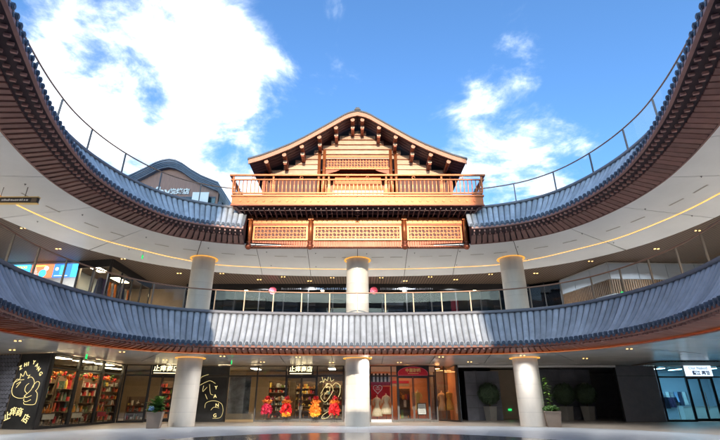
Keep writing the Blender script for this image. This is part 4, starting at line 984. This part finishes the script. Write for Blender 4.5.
# ---- right clothes shop with blue light
G6 = thing('clothes_shop_facade', 'blue lit clothes shop front with white sign at the right edge', 'shopfront', (25.5, 35, 0))
F6 = Front((22.45, 35.0), (29.9, 35.0))
glazing(F6, G6, [.05, 2.12, 4.05, 6.2, 7.4], zt=3.06, doors=(1,), gm='tealglass')
sb = F6.part('sign_box', 'signwhite', G6, 2.16, 4.15, 3.12, 3.88, .06, .14)
put_text('Our Naked', .30, 'pblue', F6.p(3.15, 3.68, .146), F6.u, sb, extrude=.006)
put_text('留江 再拾', .31, 'blue', F6.p(3.3, 3.33, .146), F6.u, sb, extrude=.008, bold=.012)
room(22.45, 29.95, 35.2, 40, 'clothes shop', 'offw')
for i, x in enumerate((23.6, 25.6, 27.6)): lamp(x, 36.9, 3.76, .3, 2.2, 'lampc', ORD[i] + ' cool white lamp from the left, ceiling lamp inside the clothes shop', 'clothes shop ceiling lamps')
rk = thing('clothes_rail', 'chrome clothes rail with dark garments in the blue lit shop', 'clothes rail', (23.6, 36.4, 0))
MB().tube([(22.9, 36.4, .02), (22.9, 36.4, 1.75), (24.4, 36.4, 1.75), (24.4, 36.4, .02)], .02, 6).build('rail_frame', 'post', rk)
for i in range(9):
    x = 23.0 + i * .165; mb = MB(); w = .042; l = random.uniform(.35, .85); m_ = random.choice(['navy', 'navy', 'purple', 'greycloth'])
    mb.hexa([(x - w, 36.15, 1.65 - l), (x + w, 36.15, 1.65 - l), (x + w, 36.65, 1.65 - l), (x - w, 36.65, 1.65 - l)], [(x - w * .6, 36.24, 1.66), (x + w * .6, 36.24, 1.66), (x + w * .6, 36.56, 1.66), (x - w * .6, 36.56, 1.66)])
    tag(mb.build('garment', m_), ORD[i] + ' garment from the left on the clothes rail in the blue lit shop', 'garment', 'garments on the clothes rail')
for i, (x, m_, l) in enumerate(((25.9, 'white', .9), (26.25, 'greycloth', 1.1), (26.6, 'pblue', .8), (26.95, 'navy', 1.2), (27.3, 'white', 1.0), (27.65, 'greycloth', .9))):
    mb = MB(); mb.hexa([(x - .16, 39.5, 2.1 - l), (x + .16, 39.5, 2.1 - l), (x + .16, 39.7, 2.1 - l), (x - .16, 39.7, 2.1 - l)], [(x - .12, 39.55, 2.1), (x + .12, 39.55, 2.1), (x + .12, 39.65, 2.1), (x - .12, 39.65, 2.1)])
    tag(mb.build('garment', m_), ORD[i] + ' garment from the left on the back wall of the blue lit shop', 'garment', 'garments on the back wall')
cb = thing('display_counter', 'white display counter inside the blue lit shop', 'counter', (27, 38, 0)); MB().box(25.6, 28.4, 37.6, 38.3, .012, 1.0).build('counter_body', 'white', cb); MB().box(25.55, 28.45, 37.55, 38.35, 1.002, 1.05).build('counter_top', 'offw', cb)
struct('arcade_slat_soffit', 'dark slatted ceiling strip before the blue lit shop', mb=MB().box(20.5, 29.9, 31.2, 34.6, 3.84, 3.885), mat='slat_ceil')

# ------------------------------------------------------------------ level two fronts
L2 = thing('gallery_facade', 'long dark glazed shop front behind the gallery railing', 'shopfront', (0, 36, 6.0))
FL = Front((-14.2, 36.0), (14.2, 36.0)); FL.part('back_wall', 'black', L2, 0, FL.L, 6.02, Z2, -2.6, -2.5)
k = 14
for i in range(k + 1): FL.part('mullion', 'black', L2, i * FL.L / k - .04, i * FL.L / k + .04, 6.02, Z2 - .5, -.05, .05)
for i in range(k): FL.part('pane', 'darkglass', L2, i * FL.L / k + .05, (i + 1) * FL.L / k - .05, 6.05, Z2 - .55, -.01, .01)
FL.part('sign_band', 'black', L2, 0, FL.L, Z2 - .49, Z2 + .02, -.06, .08)
def disc_sign(x, label):
    t = thing('round_sign', label, 'sign', (x, 35.6, 9.75)); MB().tube([(x, 35.62, 9.78), (x, 35.55, 9.78)], .30, 24).build('disc', 'pink', t); MB().tube([(x, 35.549, 9.78), (x, 35.54, 9.78)], .20, 20).build('face', 'scr_w' if False else 'pink', t)
    MB().tube([(x + .12 * math.cos(a), 35.535, 9.78 + .08 * math.sin(a)) for a in (math.pi * (1.1 + .8 * j / 8) for j in range(9))], .02, 5).build('emblem', 'white', t)
disc_sign(-6.95, 'round pink sign left of the middle column behind the railing'); disc_sign(1.35, 'round pink sign right of the middle column behind the railing')
for x0, n_, m_, lb in ((-6.3, 10, 'offw', 'row of small pale letters right of the left pink sign'), (1.9, 26, 'offw', 'row of small pale letters right of the right pink sign'), (-3.4, 20, 'pblue', 'row of small blue letters left of the middle column')):
    t = thing('sign_lettering', lb, 'sign', (x0, 35.9, 9.9))
    for i in range(n_):
        w = random.uniform(.05, .12); x = x0 + i * .17
        MB().box(x, x + w, 35.86, 35.9, 9.93, 9.93 + random.uniform(.10, .16)).build('letter', m_, t)
def shelf2(x, label):
    t = thing('lit_display', label, 'display', (x, 36.8, 6.0)); MB().box(x - .8, x + .8, 37.1, 37.2, 6.02, 9.6).build('back', 'shelf', t)
    for i in range(6): MB().box(x - .8, x + .8, 36.75, 37.09, 7.4 + i * .38, 7.45 + i * .38).build('shelf_board', 'gold' if i % 2 else 'shelf', t)
    return t
shelf2(-1.6, 'gold shelved display behind dark glass left of the middle column')
shelf2(-8.6, 'gold shelved display behind dark glass near the left column')
for i, (x, m_, w) in enumerate(((-12.2, 'kerb', .7), (-10.9, 'greycloth', .5), (-6.0, 'kerb', .9), (-4.2, 'shelf', .6), (3.0, 'greycloth', .9), (5.2, 'kerb', .7), (6.6, 'navy', .5), (10.2, 'kerb', .8), (12.4, 'navy', .8))):
    t = thing('display_stand', ORD[i] + ' display stand from the left behind the dark gallery glass', 'display', (x, 37.2, 6.0), 'display stands behind the gallery glass')
    MB().box(x - w, x + w, 37.3, 37.4, 6.02, 9.2 + .1 * (i % 3)).build('back', m_, t)
    for k in range(3): MB().box(x - w, x + w, 36.95, 37.29, 7.9 + k * .45, 7.94 + k * .45).build('shelf_board', 'post' if i % 2 else 'shelf', t)
for i, x in enumerate((-9.5, -3, 4, 10)): lamp(x, 37.0, Z2 - .25, .25, .8, 'lamp', ORD[i] + ' small added glow lamp from the left behind the dark gallery glass', 'added gallery glow lamps')  # lamps added only to give the dark interior a glow
rd = thing('red_banner', 'red banner behind the dark gallery glass right of the middle', 'banner', (8.1, 36.5, 8)); MB().box(7.75, 8.35, 36.4, 36.45, 7.4, 9.2).build('cloth', 'redcloth', rd); MB().tube([(7.7, 36.42, 9.22), (8.4, 36.42, 9.22)], .02, 6).build('rod', 'post', rd)
# left gallery shop
L3 = thing('gallery_corner_shop', 'dark framed corner shop on the gallery above the gift shop', 'shopfront', (-17, 32, 6))
FL3 = Front((-16.85, 29.1), (-17.05, 35.6)); FL4 = Front((-19.3, 29.5), (-16.9, 29.05))
for F_, k in ((FL3, 4), (FL4, 2)):
    for i in range(k + 1): F_.part('mullion', 'black', L3, i * F_.L / k - .05, i * F_.L / k + .05, 6.02, 9.9, -.05, .05)
    for i in range(k): F_.part('pane', 'shopglass', L3, i * F_.L / k + .06, (i + 1) * F_.L / k - .06, 6.1, 9.85, -.01, .01)
    F_.part('fascia', 'black', L3, -.05, F_.L + .05, 9.9, Z2 + .02, -.06, .08)
struct('shop_wall', 'pale back wall of the gallery corner shop', mb=MB().box(-21, -20.8, 29.8, 38, 6.02, Z2), mat='offw')
struct('shop_wall', 'warm end wall of the gallery corner shop', mb=MB().box(-20.8, -14.3, 37.6, 37.8, 6.02, Z2), mat='warmwall')
lamp(-18.9, 31, Z2 - .1, .7, 1.6, 'lamp', 'nearer ceiling lamp inside the gallery corner shop', 'gallery corner shop lamps'); lamp(-18.9, 34.2, Z2 - .1, .7, 1.6, 'lamp', 'farther ceiling lamp inside the gallery corner shop', 'gallery corner shop lamps')
for i in range(12):
    y = 30 + i * .38; m_ = random.choice(['purple', 'navy', 'greycloth', 'cream', 'purple', 'orangefl']); l = random.uniform(.9, 1.5); z = 9.35
    mb = MB(); mb.hexa([(-18.2, y - .10, z - l), (-17.7, y - .10, z - l), (-17.7, y + .10, z - l), (-18.2, y + .10, z - l)], [(-18.1, y - .06, z), (-17.8, y - .06, z), (-17.8, y + .06, z), (-18.1, y + .06, z)])
    tag(mb.build('garment', m_), ORD[i] + ' garment from the near end of the gallery corner shop rail', 'garment', 'garments in the gallery corner shop')
gr = thing('clothes_rail', 'high chrome clothes rail in the gallery corner shop', 'clothes rail', (-17.95, 32, 6)); MB().tube([(-17.95, 29.8, 6.02), (-17.95, 29.8, 9.42), (-17.95, 34.5, 9.42), (-17.95, 34.5, 6.02)], .022, 6).build('rail_frame', 'post', gr)
# screens on the left
SC = thing('screen_wall', 'row of glowing advertising screens at the far left of the gallery', 'screen', (-22, 29.6, 9.3))
FSc = Front((-26.5, 30.1), (-19.35, 29.55))
FSc.part('wall_body', 'stonew', SC, 0, FSc.L, 6.02, Z2, -.3, -.02)
u = lambda px: (px + 24) / 104 * FSc.L
for a, b, m_, nm in ((0, 28, 'scr_c', 'cyan_screen'), (30, 53, 'scr_o', 'orange_screen'), (54, 72, 'scr_b', 'blue_screen'), (73, 80, 'scr_c', 'side_screen')):
    s_ = FSc.part(nm, m_, SC, u(a), u(b), 9.32, 10.25, -.02, .06)
    if nm == 'cyan_screen':
        for q in range(6): FSc.part('headline', 'scr_y', s_, u(8 + q * 2.9), u(10 + q * 2.9), 9.98, 10.14, .061, .066)
    if nm == 'orange_screen':
        MB().tube([FSc.p(u(43), 9.6, .062), FSc.p(u(43), 9.6, .07)], .28, 16).build('graphic', 'scr_c', s_); MB().tube([FSc.p(u(46), 9.95, .062), FSc.p(u(46), 9.95, .07)], .17, 14).build('graphic', 'scr_w', s_)
        for q in range(4): FSc.part('text_line', 'scr_w', s_, u(32), u(38 - q), 9.55 + q * .14, 9.59 + q * .14, .061, .066)
        FSc.part('headline', 'scr_y', s_, u(33), u(45), 10.1, 10.17, .061, .066)
    if nm == 'blue_screen':
        FSc.part('graphic', 'scr_c', s_, u(61), u(66), 9.5, 10.15, .061, .066); FSc.part('text_line', 'scr_w', s_, u(56), u(70), 9.38, 9.44, .061, .066)
        MB().tube([FSc.p(u(57.5), 9.9, .062), FSc.p(u(57.5), 9.9, .07)], .13, 12).build('graphic', 'scr_w', s_)
# right gallery: pale panels and slats built in place of reflections in the glass
L5 = thing('reflection_panels', 'pale panels and slats standing in for glass reflections on the right of the gallery', 'shopfront', (21, 31, 6))
FR = Front((16.2, 34.5), (17.4, 29.6)); FR2 = Front((17.45, 29.6), (29.9, 30.2))
for F_, k in ((FR, 3), (FR2, 6)):
    F_.part('wall_body', 'stonew', L5, 0, F_.L, 6.02, Z2, -.4, -.05)
    for i in range(k):
        a, b = i * F_.L / k + .02, (i + 1) * F_.L / k - .02
        F_.part('reflection_panel', 'offw', L5, a, b, 6.1, 8.15, -.048, .02); F_.part('reflection_panel', 'offw', L5, a, b, 9.2, Z2 - .1, -.048, .03)
    n_ = int(F_.L / .16)
    for i in range(n_): F_.part('reflected_slat', 'shelf', L5, i * F_.L / n_ + .02, i * F_.L / n_ + .10, 8.2, 9.15, -.048, .05)
L6 = thing('blue_gallery_facade', 'dark blue glazed front behind the railing beside the right column', 'shopfront', (15, 35, 6))
F7 = Front((14.25, 36.0), (16.2, 34.6))
for i in range(3): F7.part('mullion', 'black', L6, i * F7.L / 2 - .04, i * F7.L / 2 + .04, 6.02, Z2, -.05, .05)
for i in range(2): F7.part('pane', 'darkglass', L6, i * F7.L / 2 + .05, (i + 1) * F7.L / 2 - .05, 6.05, Z2 - .05, -.01, .01)
ex2 = thing('exit_sign', 'green exit sign beside the pale reflection panels on the right', 'sign', (17.2, 27.9, 8.4))
MB().box(17.6, 17.85, 29.0, 29.05, 8.02, 8.16).build('sign_plate', 'exit', ex2)

# ------------------------------------------------------------------ lamps in the ceilings: each lit downlight carries its own light
def downlight(p, w, label, group, power, warm, light=True):
    t = thing('downlight', label, 'downlight', tuple(p), group)
    for dx in (-.11, .11): MB().tube([(p[0] + dx, p[1], p[2] - .022), (p[0] + dx, p[1], p[2] - .002)], w, 10).build('lens', 'down', t)
    MB().box(p[0] - .24, p[0] + .24, p[1] - .12, p[1] + .12, p[2] - .001, p[2] + .02).build('trim', 'black', t)
    if light:
        l = bpy.data.lights.new('downlight_light', 'AREA'); l.shape = 'DISK'; l.size = .35; l.energy = power; l.color = warm; l.spread = R(150)
        o = bpy.data.objects.new('downlight_light', l); col.objects.link(o); o.location = (p[0], p[1], p[2] - .03); o.parent = t; o.matrix_parent_inverse = Matrix.Translation(-Vector(p))
i = 0; s = -SV + 2
while s < SV:
    downlight(off(s, cedge(s) + 1.6, Z2 + .03), .07, ORD[i] + ' twin downlight from the left in the outer row of the slatted gallery ceiling', 'gallery downlights', 165, (.95, .98, 1.0), True)
    downlight(off(s + 1.6, cedge(s) + .5, Z2 + .03), .055, ORD[i] + ' twin downlight from the left in the inner row of the slatted gallery ceiling', 'gallery downlights', 0, (1, .8, .6), False)
    s += 3.3; i += 1
i = 0; s = -SV + 3
while s < SV:
    downlight(off(s, 2.2, Z1), .05, ORD[i] + ' twin downlight from the left in the arcade ceiling row nearest the court', 'arcade downlights', 42, (1, .97, .94), True)
    downlight(off(s + 1.9, 6.2, Z1), .05, ORD[i] + ' twin downlight from the left in the arcade ceiling row nearest the shops', 'arcade downlights', 34, (1, .97, .94), True)
    s += 4.2; i += 1
# ------------------------------------------------------------------ hanging signs
hg = thing('hanging_sign', 'slim gold edged direction sign hanging from the white ceiling at far left', 'sign', (-15.2, 18, 9.7))
MB().box(-16.4, -14.35, 17.9, 18.02, 9.60, 9.86).build('sign_body', 'black', hg); MB().box(-16.42, -14.33, 17.88, 18.04, 9.862, 9.90).build('gold_edge', 'gold', hg); MB().box(-16.42, -14.33, 17.88, 18.04, 9.56, 9.598).build('gold_edge', 'gold', hg)
MB().box(-14.62, -14.38, 17.885, 17.898, 9.64, 9.82).build('arrow_plate', 'post', hg)
for i in range(12): MB().box(-15.95 + i * .10, -15.95 + i * .10 + random.uniform(.05, .09), 17.885, 17.898, 9.69, 9.69 + random.uniform(.06, .1)).build('letter', 'white', hg)
for x in (-16.1, -15.0): MB().tube([(x, 17.96, 9.9), (x, 17.96, Z2)], .015, 6).build('hanger', 'postd', hg)
def exit_hang(x, y, z, zc_, label):
    t = thing('exit_sign', label, 'sign', (x, y, z)); MB().box(x - .015, x + .015, y - .07, y + .07, z, z + .24).build('sign_plate', 'exit', t); MB().tube([(x, y, z + .22), (x, y, zc_)], .01, 5).build('hanger', 'postd', t)
exit_hang(-14.0, 27.4, 9.95, Z2, 'green exit sign hanging under the white gallery ceiling on the left')
exit_hang(-8.0, 29.3, 3.55, Z1, 'green exit sign hanging under the arcade right of the left column')
exit_hang(-15.0, 25.4, 3.55, Z1, 'green exit sign hanging under the arcade before the side windows')

# ------------------------------------------------------------------ flower stands before the gift shop
def flower_stand(x, y, label, wrap, low):
    t = thing('flower_stand', label, 'flowers', (x, y, .004), 'opening day flower stands')
    for a in (90, 210, 330):
        MB().tube([(x + .24 * math.cos(R(a)), y + .24 * math.sin(R(a)), .004), (x + .03 * math.cos(R(a)), y + .03 * math.sin(R(a)), 1.0)], .014, 5).build('leg', 'black', t)
    w = MB(); w.cur = 0
    leaf_cloud(w, (x, y, .93), .33, .26, .42, 200, .12, .5, .9); leaf_cloud(w, (x + .26, y, .75), .14, .12, .30, 50, .10, .4, .9); leaf_cloud(w, (x - .27, y, .78), .14, .12, .30, 50, .10, .4, .9)
    w.build('wrapping', wrap, t)
    if low: leaf_cloud(MB(), (x, y - .05, .52), .34, .25, .16, 90, .10, .4, .9).build('lower_flowers', low, t)
    leaf_cloud(MB(), (x, y, 1.36), .38, .28, .15, 150, .085, .4, .9).build('orange_flowers', 'orangefl', t)
    leaf_cloud(MB(), (x + .02, y, 1.58), .20, .18, .15, 80, .085, .4, .9).build('top_flowers', 'redcloth', t)
flower_stand(-6.45, 34.0, 'crimson wrapped flower stand before the left gift shop window', 'crimson', None)
flower_stand(-5.05, 34.0, 'red flower stand with yellow lower blooms left of the gift shop door', 'redcloth', 'yellowfl')
flower_stand(-3.0, 34.0, 'orange and yellow flower stand right of the gift shop door', 'orangefl', 'yellowfl')
flower_stand(-1.65, 34.0, 'bright red flower stand next to the middle column', 'redcloth', None)
# ------------------------------------------------------------------ planters and clipped trees
def big_leaf(mb, p, d, l, w, droop=.35):
    d = Vector(d).normalized(); side = d.cross(Vector((0, 0, 1))); side = side.normalized() if side.length > .05 else Vector((1, 0, 0)); p = Vector(p)
    q = [p]; pts = []
    for k, (t, ww) in enumerate(((0, .15), (.3, .9), (.6, 1.), (.85, .55), (1, .03))):
        c = p + d * l * t + Vector((0, 0, -droop * l * t * t)); pts += [c - side * w * ww, c - Vector((0, 0, .25 * w * ww)), c + side * w * ww]
    fs = []
    for k in range(4):
        a = 3 * k; fs += [(a, a + 1, a + 4, a + 3), (a + 1, a + 2, a + 5, a + 4)]
    mb.add(pts, fs)
def planter_box(x, y, w, h, t, rot=.25, mat='planter'):
    c, s_ = math.cos(rot), math.sin(rot)
    def q(a, b, z): return (x + a * c - b * s_, y + a * s_ + b * c, z)
    b, tt = w * .40, w * .5
    MB().hexa([q(-b, -b, .004), q(b, -b, .004), q(b, b, .004), q(-b, b, .004)], [q(-tt, -tt, h), q(tt, -tt, h), q(tt, tt, h), q(-tt, tt, h)]).build('box', mat, t)
    MB().hexa([q(-tt - .02, -tt - .02, h + .001), q(tt + .02, -tt - .02, h + .001), q(tt + .02, tt + .02, h + .001), q(-tt - .02, tt + .02, h + .001)], [q(-tt - .02, -tt - .02, h + .04), q(tt + .02, -tt - .02, h + .04), q(tt + .02, tt + .02, h + .04), q(-tt - .02, tt + .02, h + .04)]).build('rim', mat, t)
    MB().hexa([q(-tt + .05, -tt + .05, h + .041), q(tt - .05, -tt + .05, h + .041), q(tt - .05, tt - .05, h + .041), q(-tt + .05, tt - .05, h + .041)], [q(-tt + .05, -tt + .05, h + .05), q(tt - .05, -tt + .05, h + .05), q(tt - .05, tt - .05, h + .05), q(-tt + .05, tt - .05, h + .05)]).build('soil', 'soil', t)
t = thing('leafy_planter', 'tan box planter with broad green leaves and blue blossom by the left column', 'planter', (-11.3, 26.9, .004))
planter_box(-11.3, 26.9, .80, .80, t)
lv = MB()
for i in range(150):
    a = random.uniform(0, 6.28); el = random.uniform(.1, 1.2); z = .85 + random.uniform(0, .45); r0 = random.uniform(0, .25)
    big_leaf(lv, (-11.3 + r0 * math.cos(a), 26.9 + r0 * math.sin(a), z), (math.cos(a) * math.cos(el), math.sin(a) * math.cos(el), math.sin(el)), random.uniform(.3, .55), random.uniform(.09, .16))
lv.build('leaves', 'leaf', t)
st_ = MB()
for a in range(7): st_.tube([(-11.3, 26.9, .85), (-11.3 + .25 * math.cos(a), 26.9 + .25 * math.sin(a), 1.35)], .012, 5)
st_.build('stems', 'bark', t)
lv = MB()
for i in range(26):
    a = random.uniform(0, 6.28); big_leaf(lv, (-11.1 + .15 * math.cos(a), 26.85 + .12 * math.sin(a), 1.3 + random.uniform(0, .25)), (math.cos(a), math.sin(a), 1.1), random.uniform(.25, .42), .11)
lv.build('upper_leaves', 'leafl', t)
leaf_cloud(MB(), (-11.37, 26.42, 1.02), .17, .13, .12, 90, .045, .6, .8).build('blossom', 'hydr', t)
t = thing('climbing_planter', 'tan box planter with a tall light green climber by the right column', 'planter', (11.4, 28.2, .004))
planter_box(11.4, 28.2, .88, .8, t, -.2)
lv = MB(); stm = MB(); stm.tube([(11.4, 28.2, .8), (11.38, 28.2, 1.5), (11.3, 28.18, 2.1), (11.36, 28.15, 2.75)], [.035, .028, .02, .01], 6); stm.build('stem', 'bark', t)
for i in range(70):
    z = .9 + 1.85 * (i / 70) ** .9; a = random.uniform(0, 6.28); big_leaf(lv, (11.35, 28.18, z), (math.cos(a), math.sin(a), random.uniform(-.1, .6)), random.uniform(.2, .42) * (1.1 - .25 * i / 70), random.uniform(.05, .10))
lv.build('climber_leaves', 'leafl', t)
leaf_cloud(MB(), (11.4, 28.15, .98), .5, .42, .22, 260, .085, .2, .9).build('base_leaves', 'leaf', t)
def topiary(x, y, label):
    t = thing('topiary', label, 'topiary', (x, y, .004), 'clipped ball trees in the dark recess')
    planter_box(x, y, .70, .98, t, .45, 'pot')
    MB().tube([(x, y, 1.0), (x + .01, y, 1.3)], [.06, .05], 8).build('trunk', 'bark', t)
    cr = MB(); leaf_cloud(cr, (x, y, 1.9), .82, .82, .80, 2600, .055, .88, .55); leaf_cloud(cr, (x, y, 1.9), .88, .88, .86, 250, .05, .95, .9)
    cr.lathe([(.05, 1.22), (.45, 1.38), (.66, 1.62), (.71, 1.9), (.66, 2.18), (.45, 2.43), (.05, 2.6)], (x, y, 0), 18); cr.build('crown', 'leafd', t)
topiary(10.15, 36.6, 'clipped ball tree in a silver pot standing alone left of the right column')
topiary(16.1, 36.9, 'clipped ball tree in a silver pot next to the climbing planter')
topiary(17.75, 36.9, 'clipped ball tree in a silver pot nearest the large dark blue panel')
